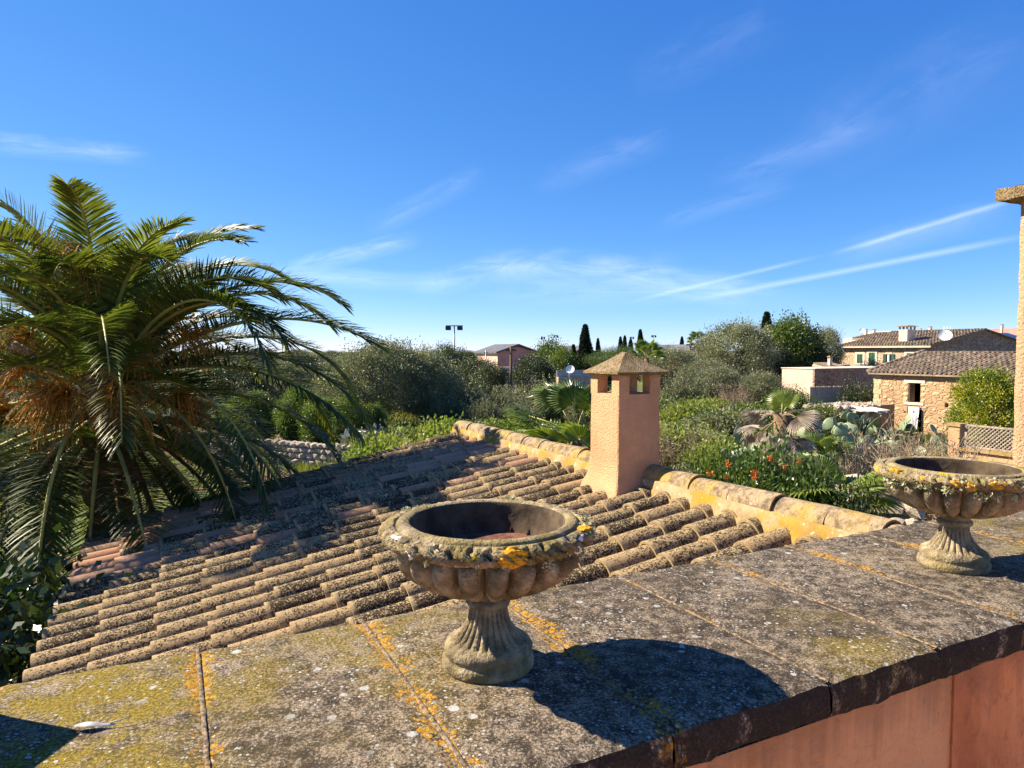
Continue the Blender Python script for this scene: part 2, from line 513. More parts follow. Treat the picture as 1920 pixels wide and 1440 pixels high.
MT['shutter'] = plain('green_shutter', (0.025, 0.10, 0.065), 0.55, 0.2, 12)
MT['frame'] = plain('pale_stone_frame', (0.68, 0.56, 0.43), 0.9, 0.12, 8, 0, 0.2)
MT['darkroom'] = plain('dark_interior', (0.018, 0.014, 0.012), 0.95, 0.2, 3)
MT['white'] = plain('white_paint', (0.74, 0.73, 0.70), 0.6, 0.06, 8)
MT['metal'] = plain('grey_metal', (0.30, 0.31, 0.32), 0.5, 0.15, 6, 0.4)
MT['darkmetal'] = plain('dark_metal', (0.05, 0.05, 0.055), 0.6, 0.2, 6, 0.3)
MT['oldwood'] = plain('weathered_wood', (0.30, 0.24, 0.185), 0.9, 0.35, 14, 0, 0.5)
MT['darkwood'] = plain('dark_wood', (0.13, 0.085, 0.05), 0.9, 0.35, 14, 0, 0.5)
MT['reed'] = plain('grey_reed', (0.42, 0.36, 0.30), 0.9, 0.3, 20, 0, 0.4)
MT['cloth'] = plain('white_cloth', (0.72, 0.72, 0.72), 0.9, 0.08, 6)
MT['solar'] = plain('solar_glass', (0.02, 0.035, 0.09), 0.25, 0.2, 3)
MT['bark'] = plain('grey_bark', (0.16, 0.125, 0.09), 0.95, 0.4, 12, 0, 0.9)
MT['palmbark'] = plain('palm_bark', (0.15, 0.095, 0.055), 0.95, 0.45, 14, 0, 1.0)
MT['twig'] = plain('dry_twig', (0.30, 0.22, 0.15), 0.95, 0.35, 10)
MT['roofdark'] = plain('dark_sheet_roof', (0.10, 0.10, 0.11), 0.7, 0.2, 2)
MT['rachis'] = plain('frond_rib', (0.36, 0.33, 0.085), 0.5, 0.2, 5)
MT['palmleaf'] = leaf_mat('palm_leaflet', (0.036, 0.064, 0.017), (0.10, 0.132, 0.028), (0.23, 0.235, 0.042), 0.36, 0.48, 0.32)
MT['dates'] = leaf_mat('orange_stalks', (0.34, 0.115, 0.010), (0.48, 0.23, 0.028), (0.30, 0.18, 0.04), 0.2, 0.7, 0.2, (1, 0.9, 0.6))
MT['olive'] = leaf_mat('olive_leaves', (0.105, 0.122, 0.060), (0.23, 0.243, 0.135), (0.30, 0.305, 0.185), 0.22, 0.5, 0.4, (1.2, 1.25, 0.7))
MT['olive2'] = leaf_mat('grey_shrub_leaves', (0.11, 0.125, 0.060), (0.25, 0.255, 0.145), None, 0.22, 0.55, 0.35, (1.2, 1.25, 0.7))
MT['dark'] = leaf_mat('dark_leaves', (0.022, 0.036, 0.013), (0.060, 0.082, 0.028), (0.085, 0.105, 0.035), 0.22, 0.45, 0.5)
MT['green'] = leaf_mat('green_leaves', (0.045, 0.085, 0.015), (0.12, 0.17, 0.03), (0.17, 0.21, 0.04), 0.32, 0.45, 0.45)
MT['bright'] = leaf_mat('bright_weeds', (0.10, 0.155, 0.028), (0.22, 0.26, 0.055), (0.33, 0.34, 0.10), 0.36, 0.5, 0.35)
MT['hedge'] = leaf_mat('hedge_leaves', (0.095, 0.145, 0.014), (0.24, 0.26, 0.024), (0.40, 0.37, 0.04), 0.32, 0.35, 0.5)
MT['glossy'] = leaf_mat('glossy_leaves', (0.016, 0.040, 0.010), (0.045, 0.085, 0.022), None, 0.18, 0.36, 0.5)
MT['cypress'] = leaf_mat('cypress_scales', (0.014, 0.024, 0.010), (0.042, 0.056, 0.022), None, 0.12, 0.6, 0.3)
MT['pine'] = leaf_mat('pine_needles', (0.045, 0.085, 0.022), (0.11, 0.16, 0.04), None, 0.25, 0.5, 0.4)
MT['grass'] = leaf_mat('meadow_grass', (0.085, 0.125, 0.022), (0.21, 0.23, 0.055), (0.36, 0.29, 0.13), 0.35, 0.6, 0.25)
MT['dry'] = leaf_mat('dry_stems', (0.22, 0.165, 0.10), (0.36, 0.28, 0.18), None, 0.15, 0.9, 0.15, (1, 0.95, 0.8))
MT['fan'] = leaf_mat('fan_palm_blade', (0.060, 0.105, 0.018), (0.16, 0.22, 0.036), (0.28, 0.30, 0.055), 0.35, 0.36, 0.5)
MT['deadfan'] = leaf_mat('dead_fan_blade', (0.34, 0.27, 0.20), (0.52, 0.44, 0.35), None, 0.15, 0.8, 0.2, (1, 0.95, 0.85))
MT['leafdark'] = leaf_mat('dark_shrub_leaves', (0.030, 0.062, 0.012), (0.085, 0.135, 0.026), (0.13, 0.18, 0.035), 0.28, 0.4, 0.5)
MT['cactus'] = None
def m_cactus():
    n = N('prickly_pear_skin')
    v = n.vec(True)
    sp = n.step(n.voro(v, 17.0), 0.16, 0.10)
    c = n.mix(n.rand(), (0.135, 0.195, 0.10), (0.215, 0.27, 0.14))
    c = n.mix(n.step(n.noise(v, 4.0, 4.0), 0.5, 0.7), c, (0.26, 0.30, 0.17))
    c = n.mix(sp, c, (0.09, 0.095, 0.045))
    n.color(c).rough(0.5, 0.45)
    n.bump(sp, 0.4, 0.006)
    return n.m
MT['cactus'] = m_cactus()
MT['flower'] = leaf_mat('orange_flower', (0.70, 0.13, 0.03), (0.80, 0.24, 0.06), None, 0.25, 0.6, 0.2, (1, 0.8, 0.6))

# ------------------------------------------------------------------ object helpers
def tag(o, label=None, cat=None, group=None, kind=None):
    if label: o['label'] = label
    if cat: o['category'] = cat
    if group: o['group'] = group
    if kind: o['kind'] = kind
    return o
def empty(name, loc, label=None, cat=None, group=None, rz=0.0):
    o = bpy.data.objects.new(name, None)
    o.empty_display_size = 0.2
    col.objects.link(o)
    o.location = loc
    o.rotation_euler = (0, 0, rz)
    return tag(o, label, cat, group)
def link(name, me, mat, parent=None, loc=None, rot=None, scl=None):
    o = bpy.data.objects.new(name, me)
    if mat is not None and not me.materials:
        me.materials.append(mat)
    col.objects.link(o)
    if parent is not None:
        o.parent = parent
    if loc is not None: o.location = loc
    if rot is not None: o.rotation_euler = rot
    if scl is not None: o.scale = scl
    return o
def np_mesh(name, V, F, smooth=False):
    V = np.asarray(V, dtype=np.float32); F = np.asarray(F, dtype=np.int32)
    me = bpy.data.meshes.new(name)
    me.vertices.add(len(V))
    me.vertices.foreach_set('co', V.ravel())
    k = F.shape[1]
    me.loops.add(F.size)
    me.loops.foreach_set('vertex_index', F.ravel())
    me.polygons.add(len(F))
    me.polygons.foreach_set('loop_start', np.arange(0, F.size, k, dtype=np.int32))
    if smooth:
        me.polygons.foreach_set('use_smooth', np.ones(len(F), dtype=bool))
    me.update(calc_edges=True)
    return me
def copy_tree(o, parent=None):
    c = o.copy()
    col.objects.link(c)
    c.parent = parent
    for ch in list(o.children):
        copy_tree(ch, c)
    return c

class MB:
    """collects shapes for one mesh"""
    def __init__(self):
        self.v = []; self.f = []; self.s = []
    def add(self, vs, fs, smooth=False):
        o = len(self.v)
        self.v += [tuple(p) for p in vs]
        self.f += [tuple(i + o for i in f) for f in fs]
        self.s += [smooth] * len(fs)
        return self
    def box(self, c, sx, sy, sz, ax=None, jit=0.0):
        ax = ax or (Vector((1, 0, 0)), Vector((0, 1, 0)), Vector((0, 0, 1)))
        c = Vector(c)
        vs = []
        for k in (-1, 1):
            for j in (-1, 1):
                for i in (-1, 1):
                    p = c + ax[0] * (i * sx / 2) + ax[1] * (j * sy / 2) + ax[2] * (k * sz / 2)
                    if jit:
                        p += Vector([random.uniform(-jit, jit) for _ in range(3)])
                    vs.append(p)
        return self.add(vs, [(0, 2, 3, 1), (4, 5, 7, 6), (0, 1, 5, 4), (2, 6, 7, 3), (0, 4, 6, 2), (1, 3, 7, 5)])
    def tube(self, pts, rad, n=6, cap=True):
        pts = [Vector(p) for p in pts]
        rs = rad if isinstance(rad, (list, tuple)) else [rad] * len(pts)
        vs = []
        for i, p in enumerate(pts):
            t = (pts[min(i + 1, len(pts) - 1)] - pts[max(i - 1, 0)]).normalized()
            a = t.cross(Vector((0, 0, 1)))
            if a.length < 0.05:
                a = t.cross(Vector((0, 1, 0)))
            a.normalize()
            b = t.cross(a)
            for k in range(n):
                w = 2 * math.pi * k / n
                vs.append(p + (a * math.cos(w) + b * math.sin(w)) * rs[i])
        fs = []
        for i in range(len(pts) - 1):
            for k in range(n):
                fs.append((i * n + k, i * n + (k + 1) % n, (i + 1) * n + (k + 1) % n, (i + 1) * n + k))
        self.add(vs, fs, True)
        if cap:
            o = len(self.v) - len(vs)
            self.f.append(tuple(o + k for k in range(n))[::-1]); self.s.append(False)
            self.f.append(tuple(o + (len(pts) - 1) * n + k for k in range(n))); self.s.append(False)
        return self
    def mesh(self, name):
        me = bpy.data.meshes.new(name)
        me.from_pydata(self.v, [], self.f)
        me.polygons.foreach_set('use_smooth', self.s)
        me.update()
        return me
    def build(self, name, mat, parent=None, loc=None, rot=None, scl=None):
        return link(name, self.mesh(name), mat, parent, loc, rot, scl)
AXH = (UX, VX, Vector((0, 0, 1)))       # axes of the house

# ------------------------------------------------------------------ ground
def build_ground():
    n = 120
    xs = np.concatenate([np.linspace(-1500, -80, 12)[:-1], np.linspace(-80, 80, 130), np.linspace(80, 1500, 12)[1:]])
    ys = np.concatenate([np.linspace(-60, 4, 10)[:-1], np.linspace(4, 90, 90), np.linspace(90, 3000, 16)[1:]])
    X, Y = np.meshgrid(xs, ys)
    Z = GZ + 0.10 * np.sin(X * 0.37 + 1.3) * np.sin(Y * 0.29) + 0.06 * np.sin(X * 1.1 + Y * 0.7)
    Z = np.where((np.abs(X) < 7) & (Y < 12), GZ - 0.12, Z)
    V = np.stack([X, Y, Z], -1).reshape(-1, 3)
    w = len(xs)
    i, j = np.meshgrid(np.arange(w - 1), np.arange(len(ys) - 1))
    a = (j * w + i).ravel()
    F = np.stack([a, a + 1, a + w + 1, a + w], -1)
    o = link('ground', np_mesh('ground', V, F, True), MT['ground'])
    tag(o, kind='structure')
build_ground()

# ------------------------------------------------------------------ terrace and parapet
H = 0.72
VF, VB = 0.994, 1.80
fl = MB()
fl.box(W(1.0, -1.2, -1.62 - 0.15), 12.0, 4.44, 0.3, AXH)
o = fl.build('terrace_floor', MT['floor']); tag(o, kind='structure')

par = empty('parapet_wall', W(1.0, 1.4, GZ), 'orange rendered parapet wall topped with lichen-covered stone slabs under the two urns', 'wall')
def child_of(o, p):
    o.parent = p
    o.matrix_parent_inverse = Matrix.Translation(-Vector(p.location))
    return o
def slab_mesh(name, su, sv, sz, seed):
    """a worn block: local x = along the wall, y = across, z = up; soft arrises, uneven faces"""
    nu, nv = 14, 26
    rnd = random.Random(seed)
    vs, fs = [], []
    off = Vector((seed * 3.1, seed * 1.7, 0))
    def top(i, j):
        x = -su / 2 + su * i / nu; y = -sv / 2 + sv * j / nv
        ex = min(i, nu - i); ey = min(j, nv - j)
        z = 0.0028 * mnoise.noise(Vector((x * 9, y * 9, 0)) + off) + 0.0014 * mnoise.noise(Vector((x * 31, y * 31, 3)) + off)
        if ex == 0: z -= 0.005
        if ey == 0: z -= 0.009 + 0.004 * mnoise.noise(Vector((x * 24, 0, 7)) + off)
        if ey == 0:
            y += (-1 if j else 1) * (0.004 + 0.004 * mnoise.noise(Vector((x * 30, 2, 5)) + off))
        return (x, y, z)
    for j in range(nv + 1):
        for i in range(nu + 1):
            vs.append(top(i, j))
    for j in range(nv):
        for i in range(nu):
            a = j * (nu + 1) + i
            fs.append((a, a + 1, a + nu + 2, a + nu + 1))
    mb = MB(); mb.add(vs, fs, True)
    # skirts
    for side in range(4):
        if side == 0: loop = [(i, 0) for i in range(nu + 1)]
        elif side == 1: loop = [(nu, j) for j in range(nv + 1)]
        elif side == 2: loop = [(i, nv) for i in range(nu, -1, -1)]
        else: loop = [(0, j) for j in range(nv, -1, -1)]
        up = [top(*q) for q in loop]
        rows = [up]
        nz = 4
        for k in range(1, nz + 1):
            row = []
            for p in up:
                q = Vector(p)
                d = 0.004 * mnoise.noise(Vector((q.x * 22, q.y * 22, k * 0.8)) + off)
                nrm = [(0, -1), (1, 0), (0, 1), (-1, 0)][side]
                lowz = -sz + (0.010 * mnoise.noise(Vector((q.x * 13, q.y * 13, 9)) + off) if side in (0, 2) else 0)
                zz = q.z + (lowz - q.z) * k / nz
                gg = d if side in (0, 2) else 0
                row.append((q.x + nrm[0] * gg, q.y + nrm[1] * (gg + (0.006 if k < nz else 0.0)), zz))
            rows.append(row)
        vv = [p for r_ in rows for p in r_]
        m = len(loop)
        ff = []
        for r_ in range(nz):
            for i in range(m - 1):
                a = r_ * m + i
                ff.append((a, a + m, a + m + 1, a + 1))
        mb.add(vv, ff, True)
    mb.add([(-su / 2, -sv / 2 + .005, -sz), (su / 2, -sv / 2 + .005, -sz), (su / 2, sv / 2 - .005, -sz), (-su / 2, sv / 2 - .005, -sz)], [(0, 3, 2, 1)])
    return mb.mesh(name)
joints = [-1.99, -1.58, -1.165, -0.76, -0.365, 0.042, 0.444, 0.839, 1.274, 1.661, 2.03, 2.44, 2.85, 3.26, 3.67, 4.08]
SL_T = 0.085
for i in range(len(joints) - 1):
    a, b = joints[i], joints[i + 1]
    su = b - a - 0.005
    me = slab_mesh('coping_stone', su, VB - VF, SL_T, i + 1)
    o = link('coping_stone', me, MT['coping'])
    o.location = W((a + b) / 2, (VF + VB) / 2, -H + 0.0006 * math.sin(i * 2.3))
    o.rotation_euler = (0, 0, YAW)
    child_of(o, par)
def joint_mesh(seed):
    rnd = random.Random(seed)
    vs, fs = [], []
    n = 90
    L = VB - VF - 0.012
    off = Vector((seed * 5.3, 0, 0))
    for k in range(n + 1):
        y = -L / 2 + L * k / n
        w = 0.0045 + 0.003 * max(0, mnoise.noise(Vector((y * 9, 1, 0)) + off) + 0.15) + 0.002 * mnoise.noise(Vector((y * 55, 2, 0)) + off)
        w2 = 0.0045 + 0.003 * max(0, mnoise.noise(Vector((y * 10, 5, 0)) + off) + 0.15) + 0.002 * mnoise.noise(Vector((y * 60, 8, 0)) + off)
        hgt = -0.0016 + 0.0022 * mnoise.noise(Vector((y * 40, 4, 0)) + off)
        vs += [(-w, y, -0.0045), (-w * 0.6, y, hgt * 0.7), (0.002 * mnoise.noise(Vector((y * 50, 9, 1)) + off), y, hgt), (w2 * 0.6, y, hgt * 0.7), (w2, y, -0.0045)]
    for k in range(n):
        for i in range(4):
            a = k * 5 + i
            fs.append((a, a + 1, a + 6, a + 5))
    mb = MB(); mb.add(vs, fs, True)
    return mb.mesh('joint')
for i, u in enumerate(joints[1:-1]):
    o = link('joint', joint_mesh(i + 1), MT['joint'])
    o.location = W(u, (VF + VB) / 2, -H); o.rotation_euler = (0, 0, YAW)
    child_of(o, par)
for u in joints[1:-1]:
    jb = MB(); jb.box(W(u, VF + 0.036, -H - 0.045), 0.016, 0.05, 0.074, AXH, 0.001)
    child_of(jb.build('joint_fill', MT['coping']), par)
wb = MB()
zt = -H - SL_T + 0.012
def wallbox(mb, u0, u1, v0, v1, z0, z1):
    mb.box(W((u0 + u1) / 2, (v0 + v1) / 2, (z0 + z1) / 2), u1 - u0, v1 - v0, z1 - z0, AXH)
wallbox(wb, -2.0, 1.735, VF + 0.012, VB - 0.03, GZ - 0.2, zt)
o = child_of(wb.build('wall_face', MT['wall_pale']), par)
wb = MB(); wallbox(wb, 1.735, 4.1, VF + 0.006, VB - 0.03, GZ - 0.2, zt + 0.002)
o = child_of(wb.build('wall_face', MT['wall']), par)
o['label'] = 'darker patched stretch of the orange render'

# made-up block out of view on the coping, added to cast the corner shadow
sb = bpy.data.objects.new
bm = bmesh.new(); bmesh.ops.create_cube(bm, size=1.0)
for vtx in bm.verts:
    vtx.co = Vector((vtx.co.x * 0.34, vtx.co.y * 0.34, (vtx.co.z + 0.5) * 0.25))
bmesh.ops.bevel(bm, geom=bm.edges[:], offset=0.008, segments=2, affect='EDGES')
me = bpy.data.meshes.new('added_shadow_block'); bm.to_mesh(me); bm.free()
corner = Vector((-1.115 * H, 1.748 * H, 0)) + SUN_H * (0.25 / math.tan(SUN_EL))
ang = R(-7)
cx = corner + Matrix.Rotation(ang, 3, 'Z') @ Vector((-0.17, -0.17, 0))
o = link('added_shadow_block', me, MT['coping'], None, (cx.x, cx.y, -H - 0.002), (0, 0, ang))
tag(o, 'unseen stone block added on the parapet to cast the corner shadow', 'stone block')

# ------------------------------------------------------------------ annex roof
ann = empty('annex_house', W(1.4, 5.6, GZ), 'low annex with a roof of lichen-crusted clay barrel tiles and orange chimney', 'house')
RU, RZ, SL = 3.52, -1.07, R(11)
TS, TE, NCOURSE = 0.23, 0.354, 12.5
V0 = 2.78
def roofp(v, L, up=0.0):           # L = distance down the slope from the ridge, up = normal offset from the crest plane
    return W(RU - L * math.cos(SL) - up * math.sin(SL), v, RZ - L * math.sin(SL) + up * math.cos(SL))
LEN = NCOURSE * TE
N0, N1 = -4, 25
vn, vf = V0 + N0 * TS - 0.06, V0 + N1 * TS + 0.10
deck = MB()
a = [roofp(vn, LEN - 0.07, -0.13), roofp(vf, LEN - 0.07, -0.13), roofp(vf, -0.05, -0.13), roofp(vn, -0.05, -0.13)]
b = [p - Vector((0, 0, 0.12)) for p in a]
deck.add(a + b, [(0, 3, 2, 1), (4, 5, 6, 7), (0, 1, 5, 4), (1, 2, 6, 5), (2, 3, 7, 6), (3, 0, 4, 7)])
roof = child_of(deck.build('roof', MT['tile_bare']), ann)
wl = MB()
wallbox(wl, RU - LEN * math.cos(SL) + 0.25, RU + 0.06, vn, vf - 0.05, GZ - 0.2, -2.24)
wl.box(W(RU - 0.02, (vn + vf) / 2 - .02, -1.72), 0.16, vf - vn - 0.06, 1.06, AXH)
# far gable wedge under the slope
for vv_ in (vf - 0.30, vn + 0.02):
    p = [W(RU - LEN * math.cos(SL) + 0.3, vv_, -2.25), W(RU - .1, vv_, -2.25), W(RU - .1, vv_, RZ - .27), W(RU - LEN * math.cos(SL) + 0.3, vv_, RZ - .27 - (LEN * math.cos(SL) - .3) * math.tan(SL))]
    q = [x + VX * 0.24 for x in p]
    wl.add(p + q, [(0, 1, 2, 3), (4, 7, 6, 5), (0, 4, 5, 1), (1, 5, 6, 2), (2, 6, 7, 3), (3, 7, 4, 0)])
child_of(wl.build('wall', MT['stucco']), ann)

def barrel(name, L, r0, r1, th, lift0, lift1, seg=9, arc=R(172), flip=False):
    """clay barrel tile: local x runs up the slope from the lower lip, crest on top at z = 0"""
    mb = MB()
    rows = []
    for (x, r, lf) in ((0.0, r0, lift0), (L * 0.5, (r0 + r1) / 2 * 1.005, (lift0 + lift1) / 2), (L, r1, lift1)):
        out, inn = [], []
        for k in range(seg + 1):
            w = -arc / 2 + arc * k / seg
            out.append((x, r * math.sin(w), r * (math.cos(w) - 1) + lf))
            inn.append((x, (r - th) * math.sin(w), (r - th) * math.cos(w) - r + lf))
        rows.append((out, inn))
    n = seg + 1
    ov = [p for rr in rows for p in rr[0]]
    iv = [p for rr in rows for p in rr[1]]
    fo = [(i * n + k, (i + 1) * n + k, (i + 1) * n + k + 1, i * n + k + 1) for i in range(2) for k in range(seg)]
    mb.add(ov, [f[::-1] for f in fo], True)
    mb.add(iv, fo, True)
    mb.add(rows[0][0] + rows[0][1], [(k, k + 1, n + k + 1, n + k) for k in range(seg)])
    mb.add(rows[2][0] + rows[2][1], [(k, n + k, n + k + 1, k + 1) for k in range(seg)])
    return mb
TL = 0.455
variants = []
for q in range(3):
    variants.append(barrel('roof_tile', TL, 0.099 + 0.003 * q, 0.078, 0.017, 0.016, -0.012))
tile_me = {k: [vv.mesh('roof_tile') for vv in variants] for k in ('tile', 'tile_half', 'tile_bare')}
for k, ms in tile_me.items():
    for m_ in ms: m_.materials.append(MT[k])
rot_base = Matrix((UX, VX, Vector((0, 0, 1)))).transposed() @ Matrix.Rotation(-SL, 3, 'Y')
rnd = random.Random(3)
spots = []
for nn in range(N0, N1 + 1):
    colj = rnd.uniform(-0.06, 0.06)
    for j in range(13):
        L = LEN - j * TE
        if 0 < j:
            L += colj * min(1, j / 3) + rnd.uniform(-0.022, 0.022)
        if L < 0.12: continue
        spots.append((nn, j, L))
def vis_rank(s):
    nn, j, L = s
    p = roofp(V0 + nn * TS, L)
    # tiles tucked down behind the parapet are out of sight
    lim = (p.x * (-VX.x) * -1 + 0)
    vv_ = p.dot(VX)
    hidden = p.z / vv_ < -H / VB * 1.03
    return (hidden, p.length)
spots.sort(key=vis_rank)
rest = MB()
for idx, (nn, j, L) in enumerate(spots):
    p = roofp(V0 + nn * TS + rnd.uniform(-0.008, 0.008), L)
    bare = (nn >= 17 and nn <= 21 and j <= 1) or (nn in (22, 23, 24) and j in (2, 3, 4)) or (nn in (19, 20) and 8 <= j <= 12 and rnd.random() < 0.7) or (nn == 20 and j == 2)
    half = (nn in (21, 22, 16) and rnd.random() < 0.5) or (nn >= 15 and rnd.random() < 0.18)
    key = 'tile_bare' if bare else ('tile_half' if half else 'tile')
    yawj = rnd.uniform(-0.022, 0.022)
    Lt = min(TL, L + 0.03)
    m3 = rot_base @ Matrix.Rotation(yawj, 3, 'Z') @ Matrix.Rotation(rnd.uniform(-0.04, 0.04), 3, 'X')
    if idx < 300:
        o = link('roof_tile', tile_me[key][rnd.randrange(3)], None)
        o.scale = (Lt / TL, 1, 1)
        mw = Matrix.Translation(p) @ m3.to_4x4() @ Matrix.Diagonal((Lt / TL, 1, 1, 1))
        o.parent = roof
        o.matrix_parent_inverse = (Matrix.Translation(ann.location) @ ann.matrix_world.inverted() if False else Matrix.Identity(4))
        o.matrix_basis = mw
    else:
        vs = [p + m3 @ Vector((q[0] * Lt / TL, q[1], q[2])) for q in variants[1].v]
        rest.add(vs, variants[1].f, True)
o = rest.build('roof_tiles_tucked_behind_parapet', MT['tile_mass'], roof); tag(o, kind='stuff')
o.name = 'tucked_roof_tiles'
# channel tiles between the barrels, one mass
ch = MB()
for nn in range(N0 - 1, N1 + 1):
    v = V0 + (nn + 0.5) * TS
    for j in range(13):
        L = LEN - 0.03 - j * TE + rnd.uniform(-0.02, 0.02)
        Lu = L - TE - 0.05
        if L < 0.1: continue
        Lu = max(Lu, 0.02)
        vs = []; seg = 4
        for (LL, up, r) in ((L, -0.098, 0.085), (Lu, -0.118, 0.085)):
            for k in range(seg + 1):
                w = -R(75) + R(150) * k / seg
                vs.append(roofp(v + r * math.sin(w), LL, up + r * (1 - math.cos(w))))
        ch.add(vs, [(k, k + 1, seg + 2 + k, seg + 1 + k) for k in range(seg)], True)
o = ch.build('channel_tiles', MT['tile_half'], roof); tag(o, kind='stuff')

# ridge: mortar bed with yellow lichen and a row of half-round caps
mort = MB()
n = 70
vs = []; 
for k in range(n + 1):
    v = vn + (vf + 0.02 - vn) * k / n
    wob = 0.012 * math.sin(k * 1.9) + 0.006 * math.sin(k * 4.1)
    sag = 0.05 + wob
    vs += [roofp(v, 0.20 + wob, -0.11), roofp(v, 0.125 + wob * .6, 0.0), roofp(v, 0.10 + wob * .5, 0.058), W(RU + 0.14, v, RZ + 0.058), W(RU + 0.16, v, RZ - 0.28)]
fs = []
for k in range(n):
    for i in range(4):
        a_ = k * 5 + i
        fs.append((a_, a_ + 5, a_ + 6, a_ + 1))
mort.add(vs, fs, True)
mort.add([vs[0], vs[1], vs[2], vs[3], vs[4]], [(0, 1, 2, 3, 4)]); mort.add(vs[-5:], [(4, 3, 2, 1, 0)])
mort.build('ridge_mortar', MT['mortar'], roof)
cap_mb = barrel('ridge_tile', 0.46, 0.112, 0.103, 0.014, 0.003, -0.006, 12, R(176))
cap_me = cap_mb.mesh('ridge_tile'); cap_me.materials.append(MT['ridge'])
v = vf + 0.05
k = 0
while v > vn + 0.1:
    # tiles are laid from the near end towards the far end, each lip on the one before
    o = link('ridge_tile', cap_me, None, roof)
    p = W(RU + 0.02 + rnd.uniform(-.008, .008), v - 0.46, RZ + 0.132 + rnd.uniform(-.008, .008))
    m3 = Matrix((VX, -UX, Vector((0, 0, 1)))).transposed() @ Matrix.Rotation(rnd.uniform(-.03, .03), 3, 'Z') @ Matrix.Rotation(rnd.uniform(-0.01, 0.03), 3, 'Y')
    o.matrix_basis = Matrix.Translation(p) @ m3.to_4x4()
    v -= 0.385 + rnd.uniform(-.02, .02)

# chimney on the annex
CU, CV, CW = 3.20, 4.50, 0.42
chm = MB()
def ring(z, grow, nside=6):
    pts = []
    h_ = CW / 2 + grow
    cu, cv = CU + CW / 2, CV + CW / 2
    rc = 0.018
    for (sx, sy) in ((-1, -1), (1, -1), (1, 1), (-1, 1)):
        for q in range(3):
            base = {(-1, -1): 180, (1, -1): 270, (1, 1): 0, (-1, 1): 90}[(sx, sy)]
            w = R(base + 45 * q)
            pts.append(W(cu + sx * (h_ - rc) + rc * math.cos(w), cv + sy * (h_ - rc) + rc * math.sin(w), z))
    return pts
ZT = -0.352
zs = [(-1.75, 0.075), (-1.22, 0.075), (-1.13, 0.055), (-1.07, 0.030), (-1.02, 0.014), (-0.97, 0.005), (-0.92, 0.0), (-0.6, 0.0), (ZT, -0.004)]
rows = [ring(z, g) for z, g in zs]
vs = [p for r_ in rows for p in r_]
fs = []
for i in range(len(rows) - 1):
    for k in range(12):
        fs.append((i * 12 + k, i * 12 + (k + 1) % 12, (i + 1) * 12 + (k + 1) % 12, (i + 1) * 12 + k))
fs.append(tuple((len(rows) - 1) * 12 + k for k in range(12)))
chm.add(vs, fs, False)
cu, cv = CU + CW / 2, CV + CW / 2
pw = 0.102
for sx in (-1, 1):
    for sy in (-1, 1):
        chm.box(W(cu + sx * (CW / 2 - 0.004 - pw / 2), cv + sy * (CW / 2 - 0.004 - pw / 2), (ZT - 0.195) / 2 + .0), pw, pw, -0.195 - ZT + 0.02, AXH)
chim = child_of(chm.build('chimney', MT['stucco']), ann)
chim['label'] = 'square orange rendered chimney with open sides below its pyramid cap'
me_c = chim.data
cp = MB()
e = CW / 2 + 0.045
nn_ = 8
def capring(hh, z):
    pts = []
    for side in range(4):
        for q in range(nn_):
            t = -1 + 2 * q / nn_
            x, y = [(t, -1), (1, t), (-t, 1), (-1, -t)][side]
            w = 0.006 * mnoise.noise(Vector((x * 7, y * 7, z * 20)))
            pts.append(W(cu + x * (hh + w), cv + y * (hh + w), z + w * 0.6))
    return pts
rws = [capring(e - 0.02, -0.196), capring(e, -0.186), capring(e, -0.170), capring(e * 0.66, -0.118), capring(e * 0.33, -0.062), capring(0.02, -0.012)]
vs = [p for r_ in rws for p in r_]; m_ = 4 * nn_
fs = [(i * m_ + k, i * m_ + (k + 1) % m_, (i + 1) * m_ + (k + 1) % m_, (i + 1) * m_ + k) for i in range(len(rws) - 1) for k in range(m_)]
fs.append(tuple(range(m_))[::-1]); fs.append(tuple((len(rws) - 1) * m_ + k for k in range(m_)))
cp.add(vs, fs, False)
o = cp.build('chimney_cap', MT['cap']); o.parent = chim; o.matrix_parent_inverse = Matrix.Translation(-Vector(ann.location)).inverted() @ Matrix.Identity(4)
o.matrix_parent_inverse = Matrix.Identity(4)

# tall pillar at the right edge
pil = empty('chimney_pillar', (3.67, 4.42, GZ), 'tall sand-coloured rough rendered pillar with an overhanging stone slab on top', 'pillar')
pm = MB()
PWD = 0.51
pu, pv = Vector((3.67, 4.42, 0)).dot(UX), Vector((3.67, 4.42, 0)).dot(VX)
vs = []; fs = []
nz = 46; npz = 40
for i in range(nz + 1):
    z = GZ - 0.1 + (0.985 - GZ + 0.1) * i / nz
    for side in range(4):
        for q in range(10):
            t = -1 + 2 * q / 10
            x, y = [(t, -1), (1, t), (-t, 1), (-1, -t)][side]
            w = 0.006 * mnoise.noise(Vector((x * 4, y * 4, z * 7))) + 0.004 * mnoise.noise(Vector((x * 9, y * 9, z * 21)))
            if q == 0: w -= 0.010
            vs.append(W(pu + x * (PWD / 2 + w), pv + y * (PWD / 2 + w), z))
for i in range(nz):
    for k in range(npz):
        fs.append((i * npz + k, i * npz + (k + 1) % npz, (i + 1) * npz + (k + 1) % npz, (i + 1) * npz + k))
pm.add(vs, fs, True)
child_of(pm.build('shaft', MT['stucco_pale']), pil)
bm = bmesh.new(); bmesh.ops.create_cube(bm, size=1.0)
bmesh.ops.subdivide_edges(bm, edges=bm.edges[:], cuts=7, use_grid_fill=True)
